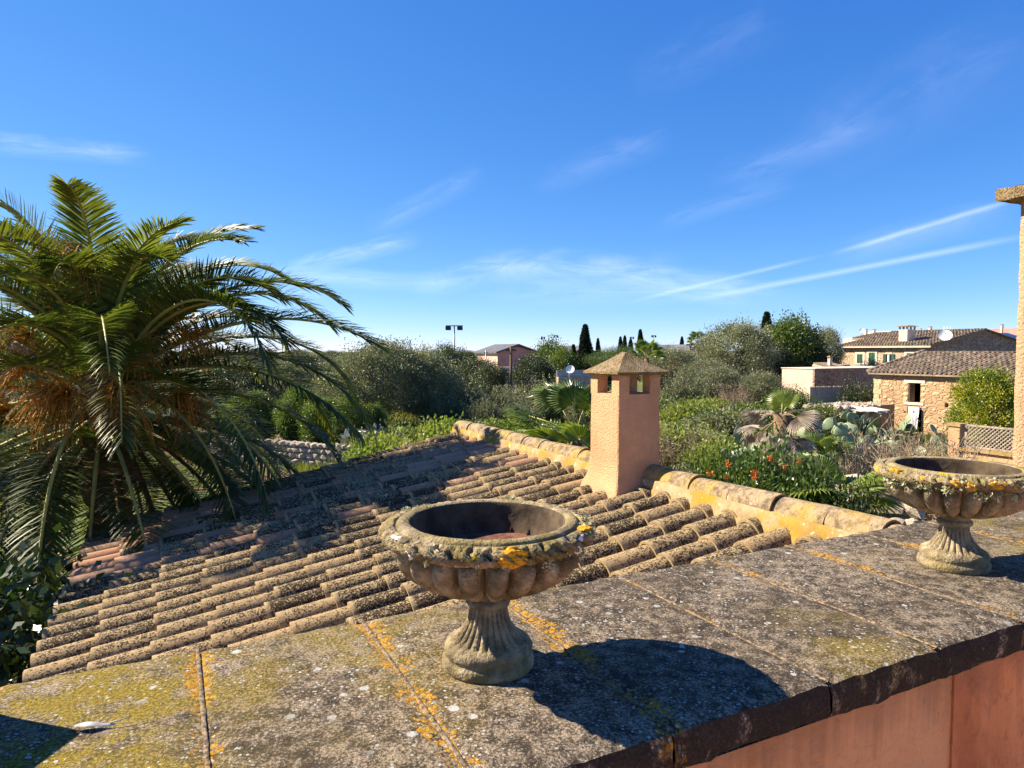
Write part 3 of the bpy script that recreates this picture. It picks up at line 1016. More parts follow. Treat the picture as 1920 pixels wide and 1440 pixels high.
for vtx in bm.verts:
    c_ = vtx.co.copy()
    r_ = Vector((c_.x * 0.70, c_.y * 0.70, c_.z * 0.105))
    if abs(c_.z) > 0.49 and max(abs(c_.x), abs(c_.y)) > 0.49: r_.z *= 0.72
    r_ += Vector((mnoise.noise(c_ * 6), mnoise.noise(c_ * 6 + Vector((9, 0, 0))), mnoise.noise(c_ * 5 + Vector((0, 7, 0))))) * 0.012
    vtx.co = r_
for f_ in bm.faces: f_.smooth = True
me = bpy.data.meshes.new('cap_slab'); bm.to_mesh(me); bm.free()
o = link('cap_slab', me, MT['cap'], None, W(pu, pv, 1.03), (0, 0, YAW)); child_of(o, pil)

# ------------------------------------------------------------------ urns
def urn_mesh():
    prof = [  # r, z, lobe amount, flute amount, rim-leaf amount
        (0.0, 0.0, 0, 0, 0), (0.100, 0.0, 0, 0, 0), (0.1055, 0.006, 0, 0, 0), (0.1065, 0.014, 0, 0, 0), (0.105, 0.024, 0, 0, 0), (0.099, 0.030, 0, 0, 0),
        (0.0985, 0.034, 0, 0, 0), (0.1015, 0.040, 0, 0, 0), (0.1015, 0.050, 0, 0, 0), (0.097, 0.058, 0, 0, 0), (0.090, 0.0635, 0, .15, 0), (0.084, 0.066, 0, .9, 0),
        (0.074, 0.073, 0, 1, 0), (0.064, 0.084, 0, 1, 0), (0.055, 0.098, 0, 1, 0), (0.0485, 0.113, 0, 1, 0), (0.0445, 0.128, 0, .9, 0), (0.0425, 0.139, 0, .5, 0),
        (0.0425, 0.142, 0, 0, 0), (0.049, 0.145, 0, 0, 0), (0.0525, 0.152, 0, 0, 0), (0.049, 0.160, 0, 0, 0), (0.0435, 0.163, 0, 0, 0), (0.0435, 0.168, 0, 0, 0), (0.046, 0.172, 0, 0, 0),
        (0.044, 0.180, .1, 0, 0), (0.052, 0.1815, .5, 0, 0), (0.068, 0.1825, .9, 0, 0), (0.090, 0.186, 1, 0, 0), (0.116, 0.193, 1, 0, 0), (0.142, 0.204, 1, 0, 0), (0.166, 0.218, 1, 0, 0), (0.185, 0.234, 1, 0, 0),
        (0.198, 0.250, 1, 0, 0), (0.2045, 0.264, 1, 0, 0), (0.2045, 0.276, .9, 0, 0), (0.198, 0.286, .6, 0, 0), (0.191, 0.291, .15, 0, 0), (0.195, 0.293, 0, 0, .1),
        (0.212, 0.294, 0, 0, .35), (0.228, 0.299, 0, 0, .8), (0.238, 0.307, 0, 0, 1), (0.2435, 0.316, 0, 0, 1), (0.241, 0.326, 0, 0, 1), (0.232, 0.334, 0, 0, .8), (0.221, 0.338, 0, 0, .35), (0.214, 0.3375, 0, 0, 0),
        (0.211, 0.334, 0, 0, 0), (0.207, 0.3345, 0, 0, 0), (0.204, 0.341, 0, 0, 0), (0.197, 0.3435, 0, 0, 0), (0.184, 0.3435, 0, 0, 0), (0.177, 0.340, 0, 0, 0), (0.174, 0.332, 0, 0, 0), (0.172, 0.315, 0, 0, 0), (0.167, 0.290, 0, 0, 0), (0.155, 0.262, 0, 0, 0), (0.136, 0.238, 0, 0, 0), (0.110, 0.221, 0, 0, 0), (0.0, 0.215, 0, 0, 0)]
    # resample for a finer surface
    fine = []
    for a, b in zip(prof[:-1], prof[1:]):
        m = 2
        for q in range(m):
            t = q / m
            fine.append(tuple(x + (y - x) * t for x, y in zip(a, b)))
    fine.append(prof[-1])
    nt = 320
    th = np.linspace(0, 2 * np.pi, nt, endpoint=False)
    rows = []
    for i, (r, z, lo, fl_, le) in enumerate(fine):
        rr = np.full(nt, r); zz = np.full(nt, z)
        if lo > 0:
            ph = np.abs(np.sin(th * 10.0))           # 20 round lobes
            bul = ph ** 0.55
            rr = rr * (1 - 0.27 * lo * (1 - bul)) + 0.010 * lo * bul
            zz = zz + lo * 0.012 * (1 - bul) * (1 if r < 0.15 else 0)
        if fl_ > 0:
            ph = np.abs(np.sin(th * 12.0 + 0.3))      # 24 flutes
            rr = rr * (1 - 0.17 * fl_ * (1 - ph ** 0.5))
        if le > 0:
            s = (z - 0.294) / 0.045 if r > 0.2 and i < 88 else 0.0
            cell = (th * 19 / (2 * np.pi) + 0.75 * s) % 1.0 * 2 - 1          # -1..1 across one leaf
            gap = np.exp(-((1 - np.abs(cell)) / 0.16) ** 2)
            mid = np.exp(-((cell - 0.10) / 0.13) ** 2)
            side = np.exp(-((np.abs(cell - 0.05) - 0.55) / 0.11) ** 2)
            d = -le * (0.021 * gap + 0.013 * mid + 0.008 * side) + 0.004 * le * (1 - np.abs(cell) ** 2)
            rr = rr + d
            zz = zz + d * (0.6 if z > 0.32 else -0.15)
        wob = np.array([mnoise.noise(Vector((math.cos(t) * r * 32, math.sin(t) * r * 32, z * 32))) for t in th]) * 0.0022
        if r > 0.001:
            rr = rr + wob
        rows.append(np.stack([rr * np.cos(th), rr * np.sin(th), zz], -1))
    V = np.concatenate(rows)
    m = len(fine)
    i, k = np.meshgrid(np.arange(m - 1), np.arange(nt), indexing='ij')
    a = (i * nt + k).ravel(); b = (i * nt + (k + 1) % nt).ravel()
    F = np.stack([a, b, b + nt, a + nt], -1)
    me = np_mesh('urn', V, F, True)
    k0 = 2 * next(q for q, p_ in enumerate(prof) if abs(p_[0] - 0.177) < 1e-6)
    mi = np.where(i.ravel() >= k0, 1, 0).astype(np.int32)
    me.polygons.foreach_set('material_index', mi)
    return me
urn_me = [urn_mesh()]
urn_me.append(urn_me[0].copy())
MT['urn_inside'] = plain('shade_dark_inside', (0.070, 0.049, 0.030), 0.95, 0.5, 18, 0, 0.8)  # inner faces coloured dark to stand in for shade inside the bowl
for k_ in (0, 1):
    urn_me[k_].materials.append(MT['urn%d' % k_]); urn_me[k_].materials.append(MT['urn_inside'])
def tufts(name, seed, npts, zr, rr, size, mat, parent, arc=None):
    g = np.random.default_rng(seed)
    Vs, Fs = [], []
    for q in range(npts):
        w = g.uniform(0, 2 * np.pi) if arc is None else g.uniform(*arc)
        z = g.uniform(*zr); r = g.uniform(*rr)
        c = np.array([r * np.cos(w), r * np.sin(w), z])
        outv = np.array([np.cos(w), np.sin(w), -0.25])
        sc = size * g.uniform(0.5, 1.4)
        m = int(46 * g.uniform(0.6, 1.3))
        for _ in range(m):
            d = g.normal(size=3) + outv * 0.9; d /= np.linalg.norm(d)
            s = np.cross(d, g.normal(size=3)); s /= np.linalg.norm(s)
            b = c + g.normal(size=3) * sc * 0.35
            l = sc * g.uniform(0.3, 0.7); ww = l * 0.4
            o_ = len(Vs)
            Vs += [b, b + d * l * 0.6 + s * ww, b + d * l, b + d * l * 0.6 - s * ww]
            Fs.append((o_, o_ + 1, o_ + 2, o_ + 3))
    o = link(name, np_mesh(name, Vs, Fs), mat, parent)
    tag(o, kind='stuff')
    return o
def crust(name, parent, w, z, r, size, mat, seed):
    bm = bmesh.new(); bmesh.ops.create_icosphere(bm, subdivisions=4, radius=1.0)
    off = Vector((seed, seed * 2, 0))
    for vtx in bm.verts:
        c_ = vtx.co.copy()
        k = 1 + 0.35 * mnoise.noise(c_ * 1.8 + off) + 0.16 * mnoise.noise(c_ * 5 + off) + 0.08 * mnoise.noise(c_ * 11 + off)
        vtx.co = Vector((c_.x * size[0], c_.y * size[1], c_.z * size[2])) * k
    for f_ in bm.faces: f_.smooth = True
    me = bpy.data.meshes.new(name); bm.to_mesh(me); bm.free()
    o = link(name, me, mat, parent, (r * math.cos(w), r * math.sin(w), z), (0, 0, w))
    return o
soil_mb = MB()
sv = []; sf = []
for k in range(40):
    w = 2 * math.pi * k / 40
    sv.append((0.160 * math.cos(w), 0.160 * math.sin(w), 0.269))
sv.append((0, 0, 0.262)); sf = [(k, (k + 1) % 40, 40) for k in range(40)]
soil_mb.add(sv, sf, True)
soil_me = soil_mb.mesh('soil'); soil_me.materials.append(MT['soil'])
U1 = (-0.055, 1.545); U2 = (1.483, 2.262)
u1 = empty('garden_urn', (U1[0], U1[1], -H - 0.004), 'lobed stone urn with one big orange lichen patch on its rim, before the tiled roof', 'urn', 'stone urns on the parapet', rz=0.3)
b1 = link('bowl_and_foot', urn_me[0], MT['urn0'], u1)
link('soil', soil_me, None, u1)
u2 = empty('garden_urn', (U2[0], U2[1], -H - 0.004), 'stone urn with thick pale and yellow lichen round its rim, beside the pillar', 'urn', 'stone urns on the parapet', rz=1.1)
link('bowl_and_foot', urn_me[1], MT['urn1'], u2)
link('soil', soil_me, None, u2)
tufts('lichen_tufts', 1, 14, (0.288, 0.312), (0.226, 0.240), 0.013, MT['lichen_pale'], u1)
tufts('lichen_tufts', 2, 10, (0.325, 0.338), (0.215, 0.236), 0.012, MT['lichen_pale'], u1)
tufts('lichen_tufts', 3, 70, (0.285, 0.318), (0.222, 0.243), 0.014, MT['lichen_pale'], u2)
tufts('lichen_tufts', 4, 16, (0.322, 0.338), (0.218, 0.238), 0.014, MT['lichen_pale'], u2)
A0 = -0.3 - math.pi / 2       # urn heading that faces the eye
crust('orange_lichen', u1, A0 + 0.24, 0.3185, 0.232, (0.012, 0.030, 0.019), MT['lichen_orange'], 3)
crust('orange_lichen', u1, A0 + 1.25, 0.336, 0.224, (0.016, 0.022, 0.005), MT['lichen_orange'], 5)
crust('white_lichen', u1, A0 - 0.95, 0.334, 0.229, (0.009, 0.020, 0.003), MT['lichen_white'], 7)
crust('white_lichen', u1, A0 - 0.70, 0.312, 0.236, (0.003, 0.012, 0.010), MT['lichen_white'], 9)
crust('white_lichen', u1, A0 + 1.05, 0.327, 0.232, (0.004, 0.014, 0.007), MT['lichen_white'], 11)
crust('white_lichen', u1, A0 + 0.95, 0.310, 0.237, (0.004, 0.014, 0.010), MT['lichen_white'], 13)
A2 = -1.1 - math.pi / 2 - 0.55
for q, (dw, z, sy, sz) in enumerate(((-0.42, 0.320, 0.016, 0.011), (-0.02, 0.318, 0.022, 0.014), (0.14, 0.314, 0.020, 0.015), (0.42, 0.320, 0.030, 0.014), (0.66, 0.318, 0.016, 0.010), (-0.85, 0.332, 0.020, 0.007))):
    crust('orange_lichen', u2, A2 + dw, z, 0.230, (0.012, sy, sz), MT['lichen_orange'], 20 + q)

# feather and crumbs on the mossy slab
fe = MB()
vs = []
for k in range(13):
    t = k / 12
    wv = 0.0075 * math.sin(math.pi * min(1, t * 1.1 + .05)) + 0.001
    vs += [(0.07 * t, -wv, 0.006 + 0.004 * math.sin(t * 5)), (0.07 * t, 0, 0.010 + 0.004 * math.sin(t * 5)), (0.07 * t, wv, 0.005)]
fs = []
for k in range(12):
    for i in range(2):
        a_ = k * 3 + i
        fs.append((a_, a_ + 1, a_ + 4, a_ + 3))
fe.add(vs, fs, True)
fe.tube([(0.06, 0, 0.008), (0.095, 0.006, 0.012)], 0.0012, 5)
p = Vector((-0.83, 1.262, -H + 0.001))
MT['feather'] = plain('grey_white_feather', (0.40, 0.39, 0.37), 0.9, 0.35, 60)
o = fe.build('feather', MT['feather'], None, p, (0, 0, R(12)))
tag(o, 'small white feather lying on the mossy end of the parapet', 'feather')

# ------------------------------------------------------------------ high thin clouds
ALT = 3000.0
def m_cirrus():
    n = N('ice_cloud')
    uv = n.new('ShaderNodeTexCoord').outputs['UV']
    x, y, _ = n.sep(uv)
    p = n.pos()
    oi = n.new('ShaderNodeObjectInfo')
    a = n.new('ShaderNodeAttribute', attribute_type='OBJECT', attribute_name='thick').outputs['Fac']
    fr = n.new('ShaderNodeAttribute', attribute_type='OBJECT', attribute_name='fray').outputs['Fac']
    vec = n.new('ShaderNodeCombineXYZ')
    n.put(vec.inputs[0], n.math('MULTIPLY', x, 2.6)); n.put(vec.inputs[1], n.math('MULTIPLY', y, 2.2)); n.put(vec.inputs[2], n.math('MULTIPLY', oi.outputs['Random'], 40.0))
    f1 = n.noise(vec.outputs[0], 1.3, 7.0, 0.62, 0.8)
    shift = n.math('MULTIPLY', n.math('SUBTRACT', f1, 0.5), n.math('MULTIPLY', fr, 0.9))
    yy = n.math('ABSOLUTE', n.math('ADD', n.math('SUBTRACT', n.math('MULTIPLY', y, 2.0), 1.0), shift))
    ac = n.math('POWER', n.math('SUBTRACT', 1.0, yy, True), 1.3)
    al = n.math('MULTIPLY', n.step(x, 0.0, 0.3), n.step(x, 1.0, 0.72))
    edge = n.math('MULTIPLY', n.step(y, 0.0, 0.12), n.step(y, 1.0, 0.88))
    rg = n.step(f1, 0.28, 0.72)
    k = n.math('MULTIPLY', n.math('MULTIPLY', ac, al), n.math('ADD', n.math('MULTIPLY', rg, fr), n.math('SUBTRACT', 1.0, fr)))
    k = n.math('MULTIPLY', n.math('MULTIPLY', k, edge), n.math('MULTIPLY', a, 0.24), True)
    tl = n.new('ShaderNodeBsdfTranslucent'); tl.inputs['Color'].default_value = (0.95, 0.95, 0.95, 1)
    tp = n.new('ShaderNodeBsdfTransparent')
    ms = n.new('ShaderNodeMixShader')
    n.put(ms.inputs[0], k)
    n.t.links.new(tp.outputs[0], ms.inputs[1]); n.t.links.new(tl.outputs[0], ms.inputs[2])
    n.t.links.new(ms.outputs[0], n.out.inputs['Surface'])
    return n.m
MT['cirrus'] = m_cirrus()
streaks = [
    ((1540, 482), (1960, 357), 0.0075, 0.60, .25), ((1540, 486), (1930, 380), 0.034, 0.26, .7),
    ((1260, 570), (2000, 428), 0.0085, 0.55, .25), ((1160, 571), (1560, 475), 0.0065, 0.38, .25),
    ((520, 510), (800, 442), 0.024, 0.55, .8), ((430, 512), (900, 534), 0.026, 0.42, .7),
    ((760, 545), (1010, 484), 0.036, 0.40, .9), ((860, 500), (1300, 512), 0.050, 0.55, .95),
    ((1060, 488), (1440, 558), 0.040, 0.45, .9), ((470, 540), (620, 558), 0.012, 0.45, .8),
    ((-90, 260), (300, 294), 0.024, 0.40, .8), ((670, 442), (920, 315), 0.030, 0.22, .8),
    ((980, 358), (1280, 242), 0.040, 0.16, .8), ((1310, 352), (1700, 213), 0.044, 0.17, .8),
    ((1210, 426), (1520, 334), 0.028, 0.16, .8), ((1460, 300), (2000, 40), 0.10, 0.12, .9),
    ((1160, 170), (1500, 10), 0.06, 0.10, .9), ((850, 552), (1560, 545), 0.036, 0.30, .9)]
for i, (p0, p1, wd, thick, fr) in enumerate(streaks):
    a, b = pix_dir(*p0), pix_dir(*p1)
    nrm = a.cross(b).normalized()
    vs, uvs = [], []
    nseg = 16
    alt = ALT + 40 * i
    for k in range(nseg + 1):
        t = k / nseg
        d = (a * (1 - t) + b * t).normalized()
        for s_, vv_ in ((-1, 0.0), (0, 0.5), (1, 1.0)):
            q = (d + nrm * (s_ * wd * .72)).normalized()
            q.z = max(q.z, 0.012)
            vs.append(q * (alt / q.z)); uvs.append((t, vv_))
    fs = []
    for k in range(nseg):
        for j in range(2):
            c_ = k * 3 + j
            fs.append((c_, c_ + 1, c_ + 4, c_ + 3))
    me = bpy.data.meshes.new('cirrus_cloud'); me.from_pydata(vs, [], fs)
    ul = me.uv_layers.new(name='uv')
    for lp in me.loops: ul.data[lp.index].uv = uvs[lp.vertex_index]
    o = link('cirrus_cloud', me, MT['cirrus'])
    o['thick'] = thick; o['fray'] = fr
    o.visible_shadow = True
    tag(o, kind='stuff')

# ------------------------------------------------------------------ foliage tools
def unit(a):
    return a / np.maximum(np.linalg.norm(a, axis=-1, keepdims=True), 1e-9)
def leaves(g, C, D, l, w, fold=0.0):
    """one rhombic blade per centre C, pointing along D"""
    n = len(C)
    S = unit(np.cross(D, g.normal(size=(n, 3))))
    l = np.asarray(l).reshape(-1, 1) * np.ones((n, 1)); w = np.asarray(w).reshape(-1, 1) * np.ones((n, 1))
    Nn = np.cross(D, S)
    P = np.stack([C, C + D * l * 0.5 + S * w * 0.5 + Nn * w * fold, C + D * l, C + D * l * 0.5 - S * w * 0.5 + Nn * w * fold], 1)
    V = P.reshape(-1, 3)
    F = np.arange(4 * n).reshape(-1, 4)
    return V, F
def crown_pts(g, nclump, per, rx, rz, cz, clump_r, shell=0.6, lobes=5, flat_bottom=0.0):
    """clump centres spread through an uneven ellipsoid, then points in each clump"""
    lob = unit(g.normal(size=(lobes, 3))); lob[:, 2] = np.abs(lob[:, 2]) * 0.9
    amp = g.uniform(0.05, 0.34, size=lobes)
    d = unit(g.normal(size=(nclump, 3)))
    rad = (g.uniform(0, 1, nclump) ** (1 / 3.0)) * (1 - shell) + shell * g.uniform(0.72, 1.0, nclump)
    bulge = 0.82 + np.max(np.clip((d @ lob.T - 0.55) / 0.45, 0, 1) * amp, axis=1) + g.normal(size=nclump) * 0.04
    c = d * (rad * bulge)[:, None] * np.array([rx, rx, rz])
    if flat_bottom:
        c[:, 2] = np.where(c[:, 2] < -rz * flat_bottom, -rz * flat_bottom + g.normal(size=nclump) * 0.12 * rz, c[:, 2])
    c[:, 2] += cz
    C = np.repeat(c, per, 0)
    dd = np.repeat(d, per, 0)
    off = g.normal(size=C.shape) * np.repeat(clump_r * g.uniform(0.6, 1.4, nclump), per)[:, None] * np.array([1, 1, 0.8])
    return C + off, unit(off + dd * clump_r * 0.8)
def limbs(g, mb, base, top, r0, n, rx, rz, cz, twist=0.5):
    """trunk with spreading limbs"""
    rr = random.Random(int(g.integers(1e6)))
    pts = [Vector(base)]
    k = 5
    for i in range(1, k + 1):
        t = i / k
        pts.append(Vector(base).lerp(Vector(top), t) + Vector((rr.uniform(-1, 1), rr.uniform(-1, 1), 0)) * twist * 0.22)
    mb.tube(pts, [r0 * (1 - 0.55 * i / k) for i in range(k + 1)], 8)
    for i in range(n):
        t = rr.uniform(0.45, 1.0)
        s = Vector(base).lerp(Vector(top), t)
        s = pts[min(k, int(t * k))]
        w = rr.uniform(0, 6.283); e = rr.uniform(0.1, 1.1)
        tip = Vector((math.cos(w) * math.cos(e) * rx * 0.85, math.sin(w) * math.cos(e) * rx * 0.85, cz + math.sin(e) * rz * 0.8 - 0.2 * rz))
        mid = s.lerp(tip, 0.5) + Vector((rr.uniform(-.2, .2), rr.uniform(-.2, .2), rr.uniform(-.1, .3))) * rx * 0.4
        mb.tube([s, mid, tip], [r0 * 0.42, r0 * 0.24, r0 * 0.07], 6)
        for q in range(3):
            t2 = rr.uniform(.4, .9)
            b_ = mid.lerp(tip, t2) if t2 > .5 else s.lerp(mid, t2 * 2)
            tp2 = b_ + Vector((rr.uniform(-1, 1), rr.uniform(-1, 1), rr.uniform(-.2, .9))) * rx * 0.45
            mb.tube([b_, b_.lerp(tp2, .5) + Vector((0, 0, .1)), tp2], [r0 * .16, r0 * .09, r0 * .03], 5)
PROTO = {}
def tree_meshes(kind, seed):
    key = (kind, seed)
    if key in PROTO: return PROTO[key]
    g = np.random.default_rng(100 + seed * 17 + len(kind))
    mb = MB()
    up = np.array([0, 0, 1.0])
    if kind == 'olive':                     # radius about 2.5, 5.4 tall
        limbs(g, mb, (0, 0, -0.2), (0.1, 0, 2.0), 0.26, 9, 2.4, 2.3, 3.0)
        C, D = crown_pts(g, 400, 105, 2.5, 2.45, 2.85, 0.27, 0.62, 7)
        V, F = leaves(g, C, unit(D * 0.6 + g.normal(size=C.shape) * 0.5 + up * 0.35), g.uniform(.10, .17, len(C)), g.uniform(.036, .062, len(C)))
        mat = 'olive'
    elif kind == 'shrub':                   # upright grey suckers, radius 1.3, 2.7 tall
        limbs(g, mb, (0, 0, -0.2), (0, 0, 0.6), 0.10, 8, 1.1, 1.1, 1.6)
        n = 300
        w = g.uniform(0, 2 * np.pi, n); r = np.sqrt(g.uniform(0, 1, n)) * 0.8
        b = np.stack([np.cos(w) * r, np.sin(w) * r, np.zeros(n)], -1)
        h = g.uniform(1.3, 2.8, n) * (1 - 0.35 * r / 0.8)
        lean = np.stack([np.cos(w) * r * 0.55, np.sin(w) * r * 0.55, h], -1) + g.normal(size=(n, 3)) * .22
        per = 74
        t = g.uniform(0.08, 1, (n, per, 1))
        C = (b[:, None] + lean[:, None] * t + g.normal(size=(n, per, 3)) * 0.10 * (1.15 - t * .7)).reshape(-1, 3)
        D = unit(np.repeat(unit(lean), per, 0) * 0.9 + g.normal(size=C.shape) * 0.55)
        V, F = leaves(g, C, D, g.uniform(.09, .15, len(C)), g.uniform(.030, .05, len(C)))
        mat = 'olive2'
    elif kind == 'carob':                   # dense dark dome, radius 2.6, 6 tall
        limbs(g, mb, (0, 0, -0.2), (0, 0, 2.4), 0.30, 8, 2.4, 2.6, 3.4)
        C, D = crown_pts(g, 420, 62, 2.6, 2.75, 3.2, 0.30, 0.66, 8)
        V, F = leaves(g, C, unit(D * 0.8 + g.normal(size=C.shape) * 0.6 + up * .2), g.uniform(.10, .17, len(C)), g.uniform(.05, .09, len(C)))
        mat = 'dark'
    elif kind == 'leafy':                   # loose bright tree, radius 1.9, 4.6 tall
        limbs(g, mb, (0, 0, -0.2), (0, 0, 1.9), 0.18, 10, 1.9, 2.0, 2.6)
        C, D = crown_pts(g, 240, 52, 1.9, 2.0, 2.5, 0.26, 0.5, 9)
        V, F = leaves(g, C, unit(D * 0.7 + g.normal(size=C.shape) * 0.6), g.uniform(.12, .20, len(C)), g.uniform(.07, .12, len(C)))
        mat = 'green'
    elif kind == 'pine':                    # umbrella crown, radius 3, 6 tall
        limbs(g, mb, (0, 0, -0.2), (0.3, 0, 3.4), 0.26, 11, 3.0, 1.3, 4.4)
        C, D = crown_pts(g, 360, 80, 3.0, 1.5, 4.4, 0.26, 0.6, 9, 0.5)
        V, F = leaves(g, C, unit(D + g.normal(size=C.shape) * 0.5 + up * .5), g.uniform(.10, .18, len(C)), g.uniform(.02, .035, len(C)))
        mat = 'pine'
    elif kind == 'cypress':                 # spindle, radius .75, 7 tall
        mb.tube([(0, 0, -.2), (0, 0, 3), (0, 0, 6.4)], [.16, .10, .02], 7)
        n = 21000
        z = g.uniform(0.25, 7.0, n)
        rr = 0.75 * np.clip((z / 0.9), 0, 1) ** .5 * np.clip((7.05 - z) / 5.5, 0, 1) ** 0.62
        w = g.uniform(0, 2 * np.pi, n)
        wob = 1 + 0.13 * np.sin(w * 3 + z * 2.2) + 0.10 * np.sin(w * 5 - z * 3.7) + g.normal(size=n) * .06
        r = rr * wob * g.uniform(0.62, 1.0, n) ** .5
        C = np.stack([np.cos(w) * r, np.sin(w) * r, z], -1)
        D = unit(np.stack([np.cos(w) * .35, np.sin(w) * .35, np.ones(n)], -1) + g.normal(size=(n, 3)) * .28)
        V, F = leaves(g, C, D, g.uniform(.12, .26, n), g.uniform(.035, .07, n))
        mat = 'cypress'
    elif kind == 'ball':                    # clipped broadleaf bush, radius 1.5, 3.6 tall
        limbs(g, mb, (0, 0, -0.2), (0, 0, 1.2), 0.14, 7, 1.3, 1.6, 1.9)
        C, D = crown_pts(g, 430, 75, 1.5, 1.85, 1.8, 0.17, 0.72, 6)
        V, F = leaves(g, C, unit(D * 0.8 + g.normal(size=C.shape) * 0.55), g.uniform(.07, .12, len(C)), g.uniform(.045, .07, len(C)), .15)
        mat = 'hedge'
    elif kind == 'weed':                    # low leafy herbage, radius 1, .9 tall
        C, D = crown_pts(g, 150, 40, 1.1, .55, .38, 0.17, 0.4, 8)
        C[:, 2] = np.abs(C[:, 2])
        V, F = leaves(g, C, unit(D * .6 + g.normal(size=C.shape) * .6 + up * .4), g.uniform(.08, .16, len(C)), g.uniform(.05, .09, len(C)))
        mb.tube([(0, 0, -.1), (0, 0, .5)], .02, 5)
        mat = 'bright'
    elif kind == 'glossy':                  # large-leaved evergreen, radius 1.2, 3.4 tall
        limbs(g, mb, (0, 0, -0.2), (0, 0, 1.4), 0.10, 8, 1.1, 1.5, 1.9)
        C, D = crown_pts(g, 300, 22, 1.2, 1.7, 1.75, 0.20, 0.55, 6)
        V, F = leaves(g, C, unit(D * .7 + g.normal(size=C.shape) * .7), g.uniform(.09, .14, len(C)), g.uniform(.045, .065, len(C)), .2)
        mat = 'glossy'
    elif kind == 'twiggy':                  # bare brush
        rr = random.Random(seed)
        for _ in range(150):
            w = rr.uniform(0, 6.283); r = rr.uniform(0, .6)
            p0 = Vector((math.cos(w) * r, math.sin(w) * r, -.05))
            w2 = w + rr.uniform(-.8, .8)
            hh = rr.uniform(.5, 1.5)
            p2 = p0 + Vector((math.cos(w2) * rr.uniform(.1, .9), math.sin(w2) * rr.uniform(.1, .9), hh))
            p1 = p0.lerp(p2, .5) + Vector((rr.uniform(-.15, .15), rr.uniform(-.15, .15), rr.uniform(0, .2)))
            mb.tube([p0, p1, p2], [.012, .008, .004], 4, False)
            for q in range(4):
                t = rr.uniform(.3, 1)
                b_ = p0.lerp(p1, t * 2) if t < .5 else p1.lerp(p2, t * 2 - 1)
                mb.tube([b_, b_ + Vector((rr.uniform(-.3, .3), rr.uniform(-.3, .3), rr.uniform(-.05, .3)))], [.006, .003], 3, False)
        n = 1400
        C = g.normal(size=(n, 3)) * np.array([.5, .5, .35]) + np.array([0, 0, .75]); C[:, 2] = np.abs(C[:, 2])
        V, F = leaves(g, C, unit(g.normal(size=(n, 3))), g.uniform(.04, .08, n), g.uniform(.015, .03, n))
        mat = 'dry'
    cm = np_mesh('crown', V, F); cm.materials.append(MT[mat])
    tm = mb.mesh('trunk'); tm.materials.append(MT['twig' if kind == 'twiggy' else 'bark'])
    PROTO[key] = (cm, tm)
    return PROTO[key]
LEAFMAT = {}
def plant(name, kind, seed, loc, sc, label, cat='tree', group=None, rz=None, mat=None):
    cm, tm = tree_meshes(kind, seed)
    o = empty(name, loc, label, cat, group, rz if rz is not None else random.uniform(0, 6.28))
    sc = sc if isinstance(sc, tuple) else (sc, sc, sc)
    c = link('crown' if cat == 'tree' else 'foliage', cm, None, o, None, None, sc)
    if mat:
        key = (kind, seed, mat)
        if key not in LEAFMAT:
            m2 = cm.copy(); m2.materials.clear(); m2.materials.append(MT[mat]); LEAFMAT[key] = m2
        c.data = LEAFMAT[key]
    if kind == 'weed':
        link('stem', tm, None, o, None, None, sc)
    else:
        link('trunk' if cat == 'tree' else 'stems', tm, None, o, None, None, sc)
    return o
def plant_px(name, kind, seed, px, ytop, d, width_px, label, cat='tree', group=None, mat=None):
    """a tree d metres off, sized in metres from its angular size"""
    hs = {'olive': (2.6, 5.4), 'shrub': (1.25, 2.7), 'carob': (2.75, 6.05), 'leafy': (2.05, 4.7), 'pine': (3.1, 6.0), 'cypress': (.72, 7.05), 'ball': (1.55, 3.7), 'weed': (1.2, .95), 'glossy': (1.3, 3.5), 'twiggy': (.9, 1.6)}[kind]
    R_ = width_px / 2 / FPX * d
    Ht = zat(ytop, d) - GZ
    return plant(name, kind, seed, spot(px, d), (R_ / hs[0], R_ / hs[0], Ht / hs[1]), label, cat, group, None, mat)

# ------------------------------------------------------------------ trees of the field
PP = plant_px
PP('olive_tree', 'olive', 0, 715, 626, 38, 190, 'large grey-green olive tree standing behind the clipped hedge')
PP('olive_tree', 'olive', 1, 795, 650, 40, 150, 'olive tree leaning against the largest olive, right of it')
PP('olive_tree', 'olive', 1, 655, 664, 43, 120, 'smaller grey olive half hidden by the tips of palm fronds')
PP('dark_tree', 'carob', 0, 834, 642, 60, 96, 'dark round tree right under the twin floodlight mast')
PP('dark_tree', 'carob', 1, 892, 664, 54, 92, 'dark bushy tree between the floodlight mast and the pink gabled house')
PP('dark_tree', 'carob', 0, 920, 676, 50, 70, 'low dark tree in front of the pink gabled house')
PP('dark_tree', 'carob', 1, 1000, 660, 52, 92, 'dark round tree beside the wooden utility pole')
PP('leafy_tree', 'leafy', 0, 1032, 630, 70, 78, 'light green tree rising behind the dish wall')
PP('leafy_tree', 'leafy', 1, 1056, 646, 66, 60, 'green tree next to the tallest cypress')
PP('dark_tree', 'carob', 0, 1140, 668, 72, 60, 'dark hedge-like tree behind the chimney cap')
